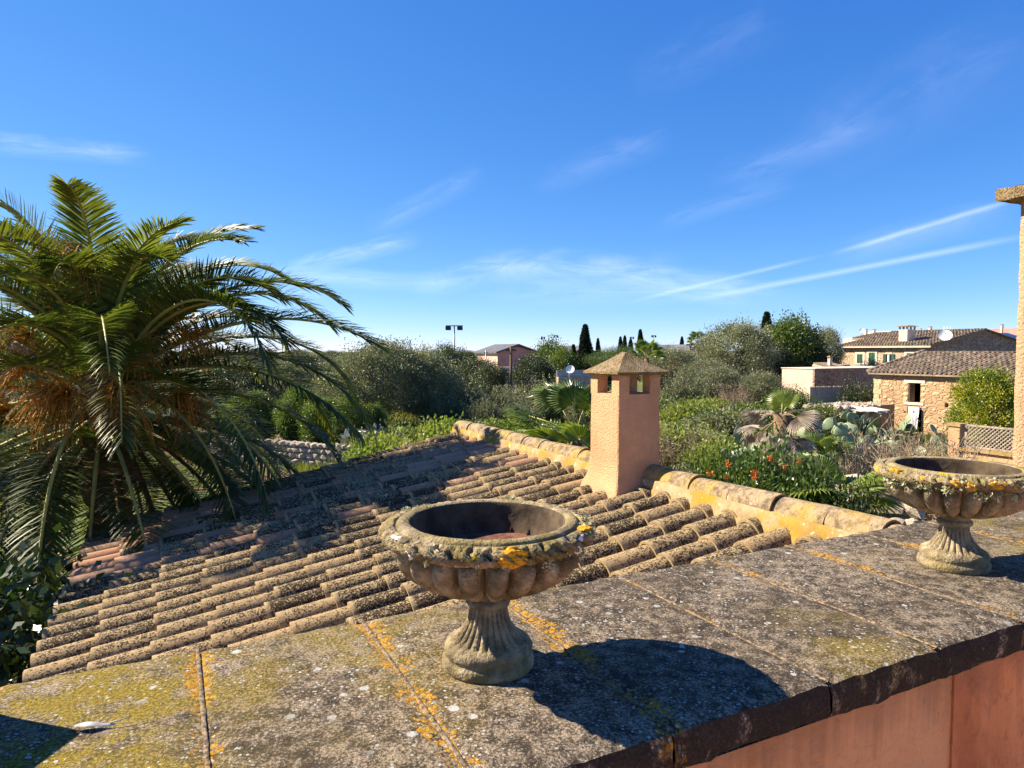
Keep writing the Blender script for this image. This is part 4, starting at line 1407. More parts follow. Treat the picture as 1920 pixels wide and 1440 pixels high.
for i, (px, yt, d, w, lab) in enumerate(((868, 706, 41, 100, 'bushy grey olive sucker below the twin floodlight mast'), (938, 716, 40, 110, 'rounded grey olive sucker in front of the ochre gate wall'), (1003, 702, 43, 110, 'grey olive sucker below the wooden utility pole'), (1058, 700, 44, 100, 'grey olive sucker below the boundary wall dish'), (1100, 712, 40, 90, 'grey olive sucker touching the chimney from behind'), (836, 730, 38, 80, 'small grey sucker at the foot of the leaning olive'), (905, 740, 37, 80, 'small grey sucker between two larger olive suckers'), (975, 745, 37, 84, 'small grey sucker above the far end of the ridge'))):
    PP('olive_shrub', 'shrub', i % 3, px, yt, d, w, lab, 'shrub', 'olive suckers of the thicket')
PP('olive_tree', 'olive', 0, 1375, 594, 62, 160, 'tall rounded grey-green tree, highest crown left of the dark grove')
PP('dark_tree', 'carob', 1, 1475, 596, 68, 130, 'big dark tree of the grove beside the stone houses')
PP('leafy_tree', 'leafy', 1, 1478, 584, 66, 110, 'bright leafy tree top poking out of the dark grove')
PP('dark_tree', 'carob', 0, 1430, 634, 64, 120, 'dark tree filling the grove between the two tall crowns')
PP('dark_tree', 'olive', 1, 1547, 613, 72, 74, 'grey-topped tree at the edge of the grove next to the houses')
PP('dark_tree', 'carob', 1, 1522, 646, 66, 90, 'low dark tree above the flat-roofed pink building')
PP('olive_tree', 'olive', 1, 1255, 650, 60, 120, 'grey-green tree right behind the chimney with a bright sprout')
PP('olive_tree', 'olive', 0, 1318, 668, 56, 100, 'small olive at the foot of the tall rounded tree')
PP('olive_shrub', 'olive', 1, 1340, 686, 50, 120, 'wide grey olive bush with a brownish side', 'shrub')
PP('olive_shrub', 'shrub', 2, 1285, 690, 48, 90, 'grey olive bush beside the chimney opening', 'shrub')
PP('olive_shrub', 'olive', 0, 1424, 692, 48, 92, 'round grey olive bush left of the pink building', 'shrub')
PP('dry_bush', 'twiggy', 0, 1378, 712, 45, 60, 'brown half-dry bush between two grey olive bushes', 'shrub')
PP('leafy_shrub', 'leafy', 0, 1480, 722, 37, 100, 'loose light green shrub in front of the pink building', 'shrub')
PP('leafy_shrub', 'leafy', 1, 1540, 752, 32, 80, 'light green shrub below the reed fence', 'shrub')
PP('dark_shrub', 'shrub', 2, 1608, 702, 42, 66, 'dark rounded bush against the reddish stone wall', 'shrub', None, 'dark')
PP('clipped_tree', 'ball', 0, 1858, 684, 25, 128, 'dense yellow-green clipped tree behind the lattice fence')
for i, (px, yt, d, w) in enumerate(((1097, 610, 72, 34), (1075, 647, 68, 22), (1121, 635, 105, 15))):
    PP('cypress_tree', 'cypress', 0, px, yt, d, w, ('tallest slim dark cypress beside the satellite dish', 'short dark cypress touching the tallest cypress', 'thin small cypress right of the tallest cypress')[i])
for i, (px, yt, d, w) in enumerate(((1163, 632, 120, 15), (1171, 630, 118, 15), (1182, 637, 110, 18), (1200, 619, 100, 20), (1278, 632, 105, 15))):
    PP('cypress_tree', 'cypress', 0, px, yt, d, w, 'small dark cypress on the skyline behind the chimney', 'tree', 'cypresses on the skyline')
PP('cypress_tree', 'cypress', 0, 1436, 587, 75, 38, 'dark cypress tip between the tall rounded tree and the bright tree top')
PP('pine_tree', 'pine', 0, 1160, 650, 66, 130, 'flat-topped green pine behind the chimney cap')
# distant belt of trees closing the horizon
far_px = [(620, 656, 150, 70), (560, 652, 140, 80), (480, 650, 130, 90), (400, 650, 140, 90), (300, 648, 120, 90), (690, 652, 120, 70), (760, 655, 140, 80), (1070, 652, 130, 60), (1225, 648, 110, 70), (1300, 646, 100, 60), (1335, 650, 120, 70), (1580, 662, 160, 50), (870, 655, 150, 70), (1000, 657, 170, 70), (220, 650, 140, 90), (120, 648, 130, 90)]
for i, (px, yt, d, w) in enumerate(far_px):
    PP('far_tree', ('carob', 'olive')[i % 2], i // 2 % 2, px, yt, d, w, 'small hazy dark tree of the belt closing the horizon', 'tree', 'trees along the horizon')
# low herbage
rw = random.Random(31)
weeds = [(760, 806), (800, 800), (845, 795), (880, 802), (925, 792), (972, 792), (1010, 796), (700, 812), (730, 826)]
weeds += [(1250 + 13 * k + rw.uniform(-8, 8), rw.uniform(742, 835)) for k in range(24)] + [(1240 + 20 * k, 748 + rw.uniform(-6, 8)) for k in range(9)]
for i, (px, yt) in enumerate(weeds):
    hh = rw.uniform(.6, 1.5)
    d = (-GZ - hh) * FPX / (yt - HZ)
    s_ = rw.uniform(1.0, 1.7)
    plant('weed_clump', 'weed', i % 3, spot(px, d), (s_, s_, hh / .95), ('bright', 'dull', 'bright', 'grey')[i % 4] + (' green weed clump below the large olive' if px < 1100 else ' green weed clump in the rough field right of the chimney'), 'plant', ('bright', 'dull', 'bright', 'grey')[i % 4] + (' weeds below the olive' if px < 1100 else ' weeds of the rough field'), None, ('bright', 'green', 'bright', 'olive2')[i % 4])

# grass and litter of the field
def field():
    g = np.random.default_rng(5)
    n = 190000
    d = 9 + 52 * g.uniform(0, 1, n) ** 0.8
    px = g.uniform(560, 1780, n)
    x = (px - 960) / FPX * d
    P = np.stack([x, d], -1)
    # keep off the annex
    u = P @ np.array([UX.x, UX.y]); v = P @ np.array([VX.x, VX.y])
    keep = ~((u < 3.9) & (v < 9.2)) & (d > 7)
    clump = np.sin(x * 1.3 + 2) * np.sin(d * .9) + .6 * np.sin(x * 3.1 + d * 2.3)
    keep &= g.uniform(0, 1, n) < 0.45 + .4 * clump
    x, d, clump = x[keep], d[keep], clump[keep]
    n = len(x)
    C = np.stack([x, d, np.full(n, GZ - .05)], -1)
    D = unit(np.stack([g.normal(size=n) * .3, g.normal(size=n) * .3, np.ones(n)], -1))
    h = g.uniform(.12, .42, n) * (1 + .5 * clump.clip(0, 1.5)) * (.6 + d / 60)
    V, F = leaves(g, C, D, h, g.uniform(.012, .03, n) * (.5 + d / 30))
    o = link('meadow_grass', np_mesh('meadow_grass', V, F), MT['grass'])
    tag(o, 'rough green and straw-coloured grass covering the field', 'grass', kind='stuff')
    n = 26000
    x = g.uniform(-16, -2, n); d = g.uniform(10, 30, n)
    C = np.stack([x, d, np.full(n, GZ - .03)], -1)
    k = (np.sin(x * 1.7) * np.sin(d * 1.1) + g.normal(size=n) * .3) > -.1
    C = C[k]; n = len(C)
    D = unit(np.stack([g.normal(size=n) * .6, g.normal(size=n) * .6, np.ones(n)], -1))
    V, F = leaves(g, C, D, g.uniform(.08, .28, n), g.uniform(.015, .05, n))
    o = link('garden_weeds', np_mesh('garden_weeds', V, F), MT['bright'])
    tag(o, 'short green weeds on red soil below the date palm', 'grass', kind='stuff')
field()

# brush piles
for (px, y, d, s, lab) in ((1318, 768, 42, 1.7, 'brown heap of cut brush among the green weeds'), (1268, 822, 26, 1.6, 'grey tangled brush pile right behind the chimney'), (1705, 862, 17, 1.25, 'dry leafless thicket between the prickly pears'), (1765, 872, 16, 1.1, 'dry leafless thicket in front of the stone house door'), (1640, 876, 14.5, 1.0, 'bare twiggy bush behind the far urn rim')):
    zc = zat(y, d)
    plant('brush_pile', 'twiggy', int(px) % 3, spot(px, d), (s, s, max(.7, (zc - GZ) * 0.95)), lab, 'brush')
sp_ = MB()
rs = random.Random(4)
st = empty('stone_heap', spot(1365, 40, GZ), 'small heap of grey field stones in the grass', 'stones')
def rock(size, seed, jitter=.25):
    bm = bmesh.new(); bmesh.ops.create_icosphere(bm, subdivisions=1, radius=.5)
    rr = random.Random(seed)
    for vtx in bm.verts:
        c_ = vtx.co * 1.0
        m = max(abs(c_.x), abs(c_.y), abs(c_.z))
        c_ = c_.lerp(c_ * (.5 / m), .6)
        vtx.co = Vector((c_.x * size[0], c_.y * size[1], c_.z * size[2])) * (1 + rr.uniform(-jitter, jitter) * .6)
    me = bpy.data.meshes.new('stone'); bm.to_mesh(me); bm.free()
    return me
rocks = []
for i in range(6):
    m_ = rock((1, 1, 1), i); m_.materials.append(MT['stone']); rocks.append(m_)
for i in range(7):
    link('stone', rocks[i % 6], None, st, (rs.uniform(-.5, .5), rs.uniform(-.3, .3), .75 + .25 * rs.random() - .12 * i % .5), (rs.random(), rs.random(), rs.random() * 6), (.5, .42, .38))
link('stone', rocks[2], None, st, (0, 0, .3), None, (1.5, 1.1, .9))

# ------------------------------------------------------------------ Canary date palm
def frond_mesh(L, e0, bend, seed, leaf=0.44, npair=95, roll=0.0, side_bend=0.0):
    """feather leaf growing along +x, arching down; returns meshes of rib and leaflets"""
    g = np.random.default_rng(seed)
    nseg = 26
    ts = np.linspace(0, 1, nseg + 1)
    e = e0 - bend * ts ** 1.6
    az = side_bend * ts ** 1.5
    step = L / nseg
    P = np.zeros((nseg + 1, 3))
    T = np.stack([np.cos(e) * np.cos(az), np.cos(e) * np.sin(az), np.sin(e)], -1)
    for i in range(nseg):
        P[i + 1] = P[i] + T[i] * step
    mb = MB()
    mb.tube([tuple(p) for p in P], [0.032 * (1 - .88 * t) + .003 for t in ts], 5)
    # leaflets
    t0 = 0.13
    tt = t0 + (1 - t0) * np.linspace(0, 1, npair) ** 0.95
    V, F = [], []
    up = np.array([0, 0, 1.0])
    for s in (-1, 1):
        tj = np.clip(tt + g.normal(size=npair) * .003, 0, 1)
        idx = tj * nseg; i0 = np.minimum(idx.astype(int), nseg - 1); fr = (idx - i0)[:, None]
        B = P[i0] * (1 - fr) + P[i0 + 1] * fr
        Tn = unit(T[i0] * (1 - fr) + T[i0 + 1] * fr)
        S = unit(np.stack([-np.sin(az[i0]), np.cos(az[i0]), np.zeros(npair)], -1))
        Nn = np.cross(Tn, S)
        if roll:
            rl = roll * tj[:, None]
            S, Nn = S * np.cos(rl) + Nn * np.sin(rl), Nn * np.cos(rl) - S * np.sin(rl)
        al = np.radians(70 - 40 * tj ** 1.8)[:, None] + g.normal(size=(npair, 1)) * .06
        vee = (0.42 - .18 * tj)[:, None] + g.normal(size=(npair, 1)) * .12
        D = unit(Tn * np.cos(al) + S * s * np.sin(al) + Nn * vee)
        ln = leaf * (np.clip(np.sin(np.pi * (0.10 + 0.80 * tj)) ** .55, 0, 1) * (1 - .25 * tj))[:, None] * g.uniform(.88, 1.08, (npair, 1))
        wv = unit(Tn * .75 + Nn * .55 - D * np.sum((Tn * .75 + Nn * .55) * D, 1, keepdims=True))
        w = 0.0125
        droop = -up * ln * (.04 + .08 * tj[:, None])
        p0 = B + wv * w * .5; p1 = B - wv * w * .5
        m0 = B + D * ln * .45 + wv * w * .85; m1 = B + D * ln * .45 - wv * w * .85
        q0 = B + D * ln * .78 + droop * .4 + wv * w * .5; q1 = B + D * ln * .78 + droop * .4 - wv * w * .5
        tip = B + D * ln + droop
        base = len(V)
        allv = np.stack([p0, p1, m0, m1, q0, q1, tip, tip + wv * .002], 1).reshape(-1, 3)
        V.append(allv)
        k = (sum(len(x) for x in V[:-1]) + np.arange(npair) * 8)[:, None]
        F.append(np.concatenate([k + np.array([[0, 1, 3, 2]]), k + np.array([[2, 3, 5, 4]]), k + np.array([[4, 5, 6, 7]])], 0))
    V = np.concatenate(V); F = np.concatenate(F)
    lm = np_mesh('leaflets', V, F)
    return mb, lm, P
PALM = Vector(((195 - 960) / FPX * 8.5, 8.5, 0))
PC = -0.36            # height of the growing point
palm = empty('date_palm', (PALM.x, PALM.y, GZ), 'big date palm with arching feather fronds and orange fruit stalks', 'palm')
tk = MB()
pts, rad = [], []
for i in range(34):
    z = -0.2 + (PC - GZ + .2) * i / 33
    pts.append((0.04 * math.sin(i), 0.04 * math.cos(i * 1.3), z)); rad.append(0.25 + (.012 if i % 2 else -.008) + (.14 * max(0, i - 22) / 11))
tk.tube(pts, rad, 14)
tk.build('trunk', MT['palmbark'], palm)
rp = random.Random(21)
def add_frond(az, e0, bend, L, leaf=.46, roll=0.0, seed=0, r0=.16, z0=0.0, sb=0.0, npair=150):
    mb, lm, P = frond_mesh(L, e0, bend, seed, leaf, npair, roll, sb)
    loc = (r0 * math.cos(az), r0 * math.sin(az), PC - GZ + z0)
    rb = mb.build('frond', MT['rachis'], palm, loc, (0, 0, az))
    lo = link('leaflets', lm, MT['palmleaf'], rb)
    return rb
nfr = 46
for i in range(nfr):
    t = i / (nfr - 1)
    az = i * 2.39996 + .9 + rp.uniform(-.10, .10)
    e0 = R(86 - 96 * t ** 1.25 + rp.uniform(-5, 5))
    bend = R(82 + 22 * math.sin(math.pi * min(1, t * 1.1)) + rp.uniform(-12, 16))
    L = 2.35 + 1.1 * min(1, t * 1.8) + rp.uniform(-.12, .18)
    add_frond(az, e0, bend, L, rp.uniform(.46, .56), rp.uniform(-.35, .35), 500 + i, .10 + .16 * t, .14 - .36 * t, rp.uniform(-.18, .18))
# the strong fronds of the right-hand side
for i, (az, e0, bend, L) in enumerate(((-.05, 30, 66, 3.5), (-.22, 10, 58, 3.5), (.15, 52, 92, 3.2), (-.45, 42, 92, 3.1), (-.6, -8, 55, 3.3), (-.15, 62, 104, 2.7), (-.95, 20, 84, 3.0), (-1.5, 40, 120, 2.7), (-.35, -18, 48, 3.2), (-2.0, 66, 124, 2.4), (-2.6, 48, 98, 2.8), (3.0, 58, 96, 2.7), (1.2, 72, 90, 2.3), (-1.25, 74, 118, 2.4))):
    add_frond(az, R(e0), R(bend), L, .54, rp.uniform(-.5, .5), 1500 + i, .2, .05, rp.uniform(-.2, .2))
# the hanging skirt of old fronds
for i in range(36):
    az = i * 2.39996 + .4 + rp.uniform(-.2, .2)
    e0 = R(rp.uniform(-38, 6)); bend = R(rp.uniform(46, 64) + (14 if e0 > -.2 else 0))
    add_frond(az, e0, min(bend, R(96) + e0), rp.uniform(2.5, 3.3), rp.uniform(.46, .56), rp.uniform(-.4, .4), 900 + i, .26, -.30 - .35 * rp.random(), rp.uniform(-.2, .2))
MT['deadfrond'] = leaf_mat('dry_frond', (0.13, 0.085, 0.045), (0.26, 0.18, 0.095), None, 0.15, 0.8, 0.2, (1, 0.9, 0.7))
for i in range(16):
    az = i * 2.39996 + 1.1 + rp.uniform(-.25, .25)
    e0 = R(rp.uniform(-62, -28))
    fr_ = add_frond(az, e0, R(94) + e0 - R(6), rp.uniform(2.0, 2.9), rp.uniform(.30, .40), rp.uniform(-1.4, 1.4), 1300 + i, .27, -.55 - .25 * rp.random(), rp.uniform(-.3, .3), 70)
    fr_.data.materials.clear(); fr_.data.materials.append(MT['deadfrond'])
    fr_.children[0].data.materials.clear(); fr_.children[0].data.materials.append(MT['deadfrond'])
# fruit stalks
def stalks(loc, out_az, n, ln, seed, spread=.55, fall=.9, col_='dates'):
    g = np.random.default_rng(seed)
    V, F = [], []
    o0 = np.array([math.cos(out_az), math.sin(out_az), .35])
    for q in range(n):
        d = unit(o0 + g.normal(size=3) * spread)
        l = ln * g.uniform(.55, 1.05)
        seg = 7
        pts = []
        p = np.array([0, 0, 0.0])
        v = d.copy()
        for k in range(seg + 1):
            pts.append(p.copy()); p = p + v * l / seg; v = unit(v + np.array([0, 0, -.38 * fall]) + g.normal(size=3) * .10)
        s = unit(np.cross(d, g.normal(size=3))) * .0055
        b = sum(len(x) for x in V)
        V.append(np.concatenate([np.stack([a_ - s * 1.1, a_ + s * 1.1]) for a_ in pts]))
        F += [(b + 2 * k, b + 2 * k + 1, b + 2 * k + 3, b + 2 * k + 2) for k in range(seg)]
        # little buds along the strand
        for k in range(2, seg + 1):
            for _ in range(1):
                c = pts[k] + g.normal(size=3) * .008
                r1 = g.normal(size=3) * .009; r2 = g.normal(size=3) * .009
                b = sum(len(x) for x in V)
                V.append(np.stack([c - r1, c - r2, c + r1, c + r2])); F.append((b, b + 1, b + 2, b + 3))
    V = np.concatenate(V)
    o = link('fruit_stalks', np_mesh('fruit_stalks', V, F), MT[col_], palm, loc)
    return o
def palm_at(px, py, d):
    p = Vector(((px - 960) / FPX * d, d, zat(py, d)))
    return p - Vector((PALM.x, PALM.y, GZ))
for q, (px, py, d, az, n, ln) in enumerate(((170, 500, 7.9, -1.6, 170, .75), (225, 735, 7.25, -1.2, 190, .75), (130, 740, 7.2, -1.9, 220, .7), (60, 630, 7.6, -2.3, 140, .6), (345, 630, 8.1, -.4, 130, .6), (15, 770, 7.4, -2.4, 170, .65), (330, 745, 7.7, -.6, 140, .7), (100, 490, 8.2, -2.2, 110, .6), (60, 690, 7.5, -2.0, 140, .6), (260, 660, 7.6, -1.0, 90, .5))):
    stalks(palm_at(px, py, d), az, int(n * (.40 if px < 100 else .7)), ln, 70 + q, .7, .75)

# glossy hedge at the left of the eaves
plant('glossy_bush', 'glossy', 0, (-4.25, 5.0, GZ), (1.0, 1.0, .93), 'dark glossy large-leaved bush below the eaves at the palm', 'shrub')
plant('glossy_bush', 'glossy', 1, (-4.9, 6.4, GZ), (1.0, 1.0, .80), 'dark glossy bush tucked under the lowest palm fronds', 'shrub')
plant('glossy_bush', 'glossy', 0, (-4.0, 3.6, GZ), (0.9, 0.9, .80), 'dark glossy bush at the corner of eaves and parapet', 'shrub')

# ------------------------------------------------------------------ fan palms
def fan_blade(r, n, seed, split=.55, droop=.25, arc=R(250)):
    """palmate blade in the xy plane opening along +x"""
    g = np.random.default_rng(seed)
    V, F = [], []
    for k in range(n):
        a = -arc / 2 + arc * k / (n - 1)
        da = arc / n * .52
        l = r * (1 - .22 * abs(a / (arc / 2)) ** 2) * g.uniform(.92, 1.05)
        fold = .045 * r * (1 if k % 2 else -1) * .5
        def pt(rr, aa, z): return (rr * math.cos(aa), rr * math.sin(aa), z)
        dz = -droop * r * g.uniform(.6, 1.3)
        b = len(V)
        V += [pt(.03 * r, a, 0), pt(split * l, a - da, .02 * r - .01), pt(split * l, a, .05 * r), pt(split * l, a + da, .02 * r - .01), pt(.82 * l, a - da * .45, dz * .35), pt(.82 * l, a + da * .45, dz * .35), pt(l, a + g.normal() * .03, dz)]
        F += [(b, b + 1, b + 2, b + 2), (b, b + 2, b + 3, b + 3), (b + 1, b + 4, b + 2, b + 2), (b + 2, b + 4, b + 5, b + 5), (b + 2, b + 5, b + 3, b + 3), (b + 4, b + 6, b + 5, b + 5)]
    me = bpy.data.meshes.new('blade')
    me.from_pydata(V, [], [tuple(dict.fromkeys(f)) for f in F])
    me.update()
    return me
FANS = {}
for k in range(3):
    m_ = fan_blade(.72, 38, k, .60, .12 + .08 * k); m_.materials.append(MT['fan']); FANS['live', k] = m_
    m_ = fan_blade(.58, 34, 10 + k, .38, .22 + .22 * k, R(150 + 30 * k)); m_.materials.append(MT['deadfan']); FANS['dead', k] = m_
def fan_palm(loc, top, label, leafs, trunk_r=.14, dead=0, seed=0, scale=1.0, name='fan_palm'):
    rr = random.Random(seed)
    o = empty(name, loc, label, 'palm')
    h = top - loc[2]
    tb = MB(); tb.tube([(0, 0, -.15), (0.04, 0, h * .5), (0, 0, h)], [trunk_r * 1.2, trunk_r, trunk_r * .9], 10)
    tb.build('trunk', MT['palmbark'], o)
    for (az, el, ln, tilt) in leafs:
        d = Vector((math.cos(az) * math.cos(el), math.sin(az) * math.cos(el), math.sin(el)))
        base = Vector((0, 0, h))
        tip = base + d * ln
        mid = base.lerp(tip, .5) + Vector((0, 0, .08 * ln))
        pm_ = MB(); pm_.tube([base, mid, tip], [.022, .016, .011], 5)
        pt_ = pm_.build('petiole', MT['rachis'], o)
        fb = link('blade', FANS['live', rr.randrange(3)], None, pt_, tip, None, (scale * (.6 if dead > 9 else 1),) * 3)
        fb.rotation_euler = Matrix.Rotation(az, 3, 'Z').to_4x4().to_euler()
        q = Matrix.Rotation(az, 4, 'Z') @ Matrix.Rotation(-(el + tilt), 4, 'Y') @ Matrix.Rotation(rr.uniform(-.5, .5), 4, 'X')
        fb.rotation_euler = q.to_euler()
    for k in range(dead):
        az = k * 2.4 + rr.uniform(-.3, .3); el = rr.uniform(-1.35, -.5) if k % 3 else rr.uniform(-.1, .6)
        ln = rr.uniform(.35, .7)
        base = Vector((0, 0, h - rr.uniform(0, .5)))
        d = Vector((math.cos(az) * math.cos(el), math.sin(az) * math.cos(el), math.sin(el)))
        tip = base + d * ln
        pm_ = MB(); pm_.tube([base, base.lerp(tip, .5) + Vector((0, 0, .05)), tip], [.02, .014, .01], 5)
        pt_ = pm_.build('dead_petiole', MT['dry'], o)
        fb = link('dead_blade', FANS['dead', k % 3], None, pt_, tip, None, (scale * rr.uniform(.8, 1.05),) * 3)
        q = Matrix.Rotation(az, 4, 'Z') @ Matrix.Rotation(-(el - rr.uniform(.1, .5)), 4, 'Y') @ Matrix.Rotation(rr.uniform(-.8, .8), 4, 'X')
        fb.rotation_euler = q.to_euler()
    return o
p = spot(1078, 12.5)
fan_palm(p, zat(824, 12.5), 'young green fan palm behind the ridge, left of the chimney',
    [(2.2, .95, .85, -.1), (2.9, .45, .95, -.1), (1.6, 1.2, .7, 0), (-1.5, .10, .62, .75), (-2.3, .10, .8, .5), (3.3, .15, 1.1, -.1), (.4, .7, .7, 0), (-.5, .25, .6, .3), (-2.8, .35, .9, .2), (.9, 1.0, .8, 0), (-1.0, -.35, .6, .3), (-2.0, -.5, .6, .2)], .16, 3, 5, .80)
p = spot(1468, 15)
fan_palm(p, zat(778, 15), 'half-dead fan palm with a skirt of dry grey leaves', [(1.2, 1.2, .25, 0), (.3, .9, .3, 0)], .20, 30, 8, .9)
p = spot(1528, 18)
fan_palm(p, zat(868, 18), 'low green fan palm beside the half-dead palm', [(-1.2, .9, .5, .2), (-2.0, .7, .5, .3), (.3, .7, .55, 0), (1.2, .9, .5, 0), (2.6, .6, .5, 0), (-.4, .5, .6, .2), (-1.7, .3, .5, .4)], .1, 1, 9, .8)
p = spot(1560, 10.5)
fan_palm(p, zat(935, 10.5), 'shaded fan palm spreading over the annex ridge near the far urn', [(-.3, .5, .55, 0), (.4, .25, .6, -.1), (2.8, .3, .6, 0), (-2.4, .2, .55, .1), (1.4, .7, .5, 0), (-1.2, .25, .5, .2), (.0, -.1, .6, -.1)], .1, 0, 10, .85)
p = spot(1212, 52)
yo = fan_palm(p, zat(672, 52), 'pale green spiky palms showing above the chimney cap', [(k * .9, .1 + .28 * (k % 5), 1.0, 0) for k in range(16)], .2, 0, 11, .95)
p = spot(1308, 80)
fan_palm(p, zat(640, 80), 'small palm tuft on the skyline left of the tall rounded tree', [(k * .8, -.3 + .35 * (k % 5), .8, 0) for k in range(14)], .2, 0, 12, 1.0)

# flowering shrub behind the ridge
fs_ = PP('flowering_shrub', 'leafy', 0, 1440, 812, 11.0, 190, 'dark green shrub with orange trumpet flowers before the half-dead palm', 'shrub', None, 'leafdark')
fs2 = PP('flowering_shrub', 'leafy', 1, 1345, 846, 11.5, 150, 'shrub with few orange flowers just right of the chimney base', 'shrub', None, 'leafdark')
PP('green_shrub', 'leafy', 1, 1535, 856, 10.2, 180, 'dark green shrub below the shaded fan palm', 'shrub', None, 'leafdark')
PP('green_shrub', 'leafy', 0, 1615, 893, 9.6, 120, 'dark green shrub between the annex ridge and the stone wall', 'shrub', None, 'dark')
PP('green_shrub', 'leafy', 0, 1285, 862, 13.5, 110, 'loose olive-green shrub far behind the chimney base', 'shrub', None, 'olive2')
g = np.random.default_rng(77)
for sh, cnt, px, yt, d, w in ((fs_, 9, 1440, 812, 11.0, 190), (fs2, 4, 1345, 846, 11.5, 150)):
    rx = w / 2 / FPX * d * .92; ht = zat(yt, d) - GZ
    for k in range(cnt):
        a_ = -math.pi / 2 + g.uniform(-1.3, 1.3) - sh.rotation_euler[2]; e = g.uniform(.35, 1.2)
        c = np.array([math.cos(a_) * math.cos(e) * rx, math.sin(a_) * math.cos(e) * rx, ht * .56 + math.sin(e) * ht * .40])
        n = 30
        V, F = leaves(g, np.tile(c, (n, 1)) + g.normal(size=(n, 3)) * .022, unit(g.normal(size=(n, 3)) + np.array([0, 0, .5])), .040, .020)
        link('flower', np_mesh('flower', V, F), MT['flower'], sh)

# ------------------------------------------------------------------ prickly pears
bm = bmesh.new(); bmesh.ops.create_uvsphere(bm, u_segments=14, v_segments=9, radius=.5)
for vtx in bm.verts:
    c_ = vtx.co.copy()
    k = .72 + .42 * (c_.z + .5)
    vtx.co = Vector((c_.x * .36 * k * 2 / 2 * 1.7, c_.y * .075, (c_.z + .5) * .44))
for f_ in bm.faces: f_.smooth = True
pad_me = bpy.data.meshes.new('pad'); bm.to_mesh(pad_me); bm.free(); pad_me.materials.append(MT['cactus'])
def cactus(loc, n, seed, label, hgt, spread):
    rr = random.Random(seed)
    o = empty('prickly_pear', loc, label, 'cactus')
    tips = []
    for k in range(max(4, n // 6)):
        m = Matrix.Translation((rr.uniform(-spread, spread), rr.uniform(-spread * .6, spread * .6), -.05)) @ Matrix.Rotation(rr.uniform(0, 6.28), 4, 'Z') @ Matrix.Rotation(rr.uniform(-.25, .25), 4, 'Y')
        tips.append((m, 0, rr.uniform(1.0, 1.35)))
    done = 0
    while tips and done < n:
        m, lev, s = tips.pop(rr.randrange(len(tips)))
        pd = link('pad', pad_me, None, o)
        pd.matrix_basis = m @ Matrix.Diagonal((s, s, s, 1))
        done += 1
        for q in range(rr.choice((1, 2, 2, 3)) if lev else 2):
            a = rr.uniform(-.7, .7)
            at = m @ Matrix.Translation((math.sin(a) * .20 * s, 0, (.28 + .14 * math.cos(a)) * s)) @ Matrix.Rotation(a * .9, 4, 'Y') @ Matrix.Rotation(rr.uniform(-1.3, 1.3), 4, 'Z') @ Matrix.Rotation(rr.uniform(-.3, .3), 4, 'X')
            if at.translation.z < hgt:
                tips.append((at, lev + 1, s * rr.uniform(.82, 1.0)))
    return o
cactus(spot(1596, 23), 100, 1, 'large prickly pear with many oval pads beside the low fan palm', 2.3, 1.0)
cactus(spot(1660, 28), 70, 2, 'prickly pear in front of the ruined shed', 1.9, .9)
cactus(spot(1757, 21), 60, 3, 'upright prickly pear left of the lattice wall', 2.0, .7)
cactus(spot(1396, 24), 26, 4, 'small pale prickly pear left of the half-dead palm', 1.9, .35)
cactus(spot(1560, 26), 50, 6, 'prickly pear behind the low fan palm', 2.0, .7)

# ------------------------------------------------------------------ buildings
def boxat(mb, p, su, sv, z0, z1):
    """box with near-left corner line: p is the corner (u,v min) in house axes"""
    u, v = Vector((p[0], p[1], 0)).dot(UX), Vector((p[0], p[1], 0)).dot(VX)
    mb.box(W(u + su / 2, v + sv / 2, (z0 + z1) / 2), su, sv, z1 - z0, AXH)
def uvof(p):
    q = Vector((p[0], p[1], 0)); return q.dot(UX), q.dot(VX)
def holed_wall(mb, origin, along, up_h, length, thick, inward, holes):
    """a wall along a direction with rectangular openings (a0,a1,z0,z1 relative to origin)"""
    xs = sorted({0.0, length, *[h[0] for h in holes], *[h[1] for h in holes]})
    zs_ = sorted({0.0, up_h, *[h[2] for h in holes], *[h[3] for h in holes]})
    for i in range(len(xs) - 1):
        run = None
        for j in range(len(zs_) - 1):
            cx_, cz_ = (xs[i] + xs[i + 1]) / 2, (zs_[j] + zs_[j + 1]) / 2
            if any(h[0] < cx_ < h[1] and h[2] < cz_ < h[3] for h in holes): continue
            c = Vector(origin) + along * cx_ + inward * (thick / 2) + Vector((0, 0, cz_))
            mb.box(c, xs[i + 1] - xs[i], thick, zs_[j + 1] - zs_[j], (along, inward, Vector((0, 0, 1))))
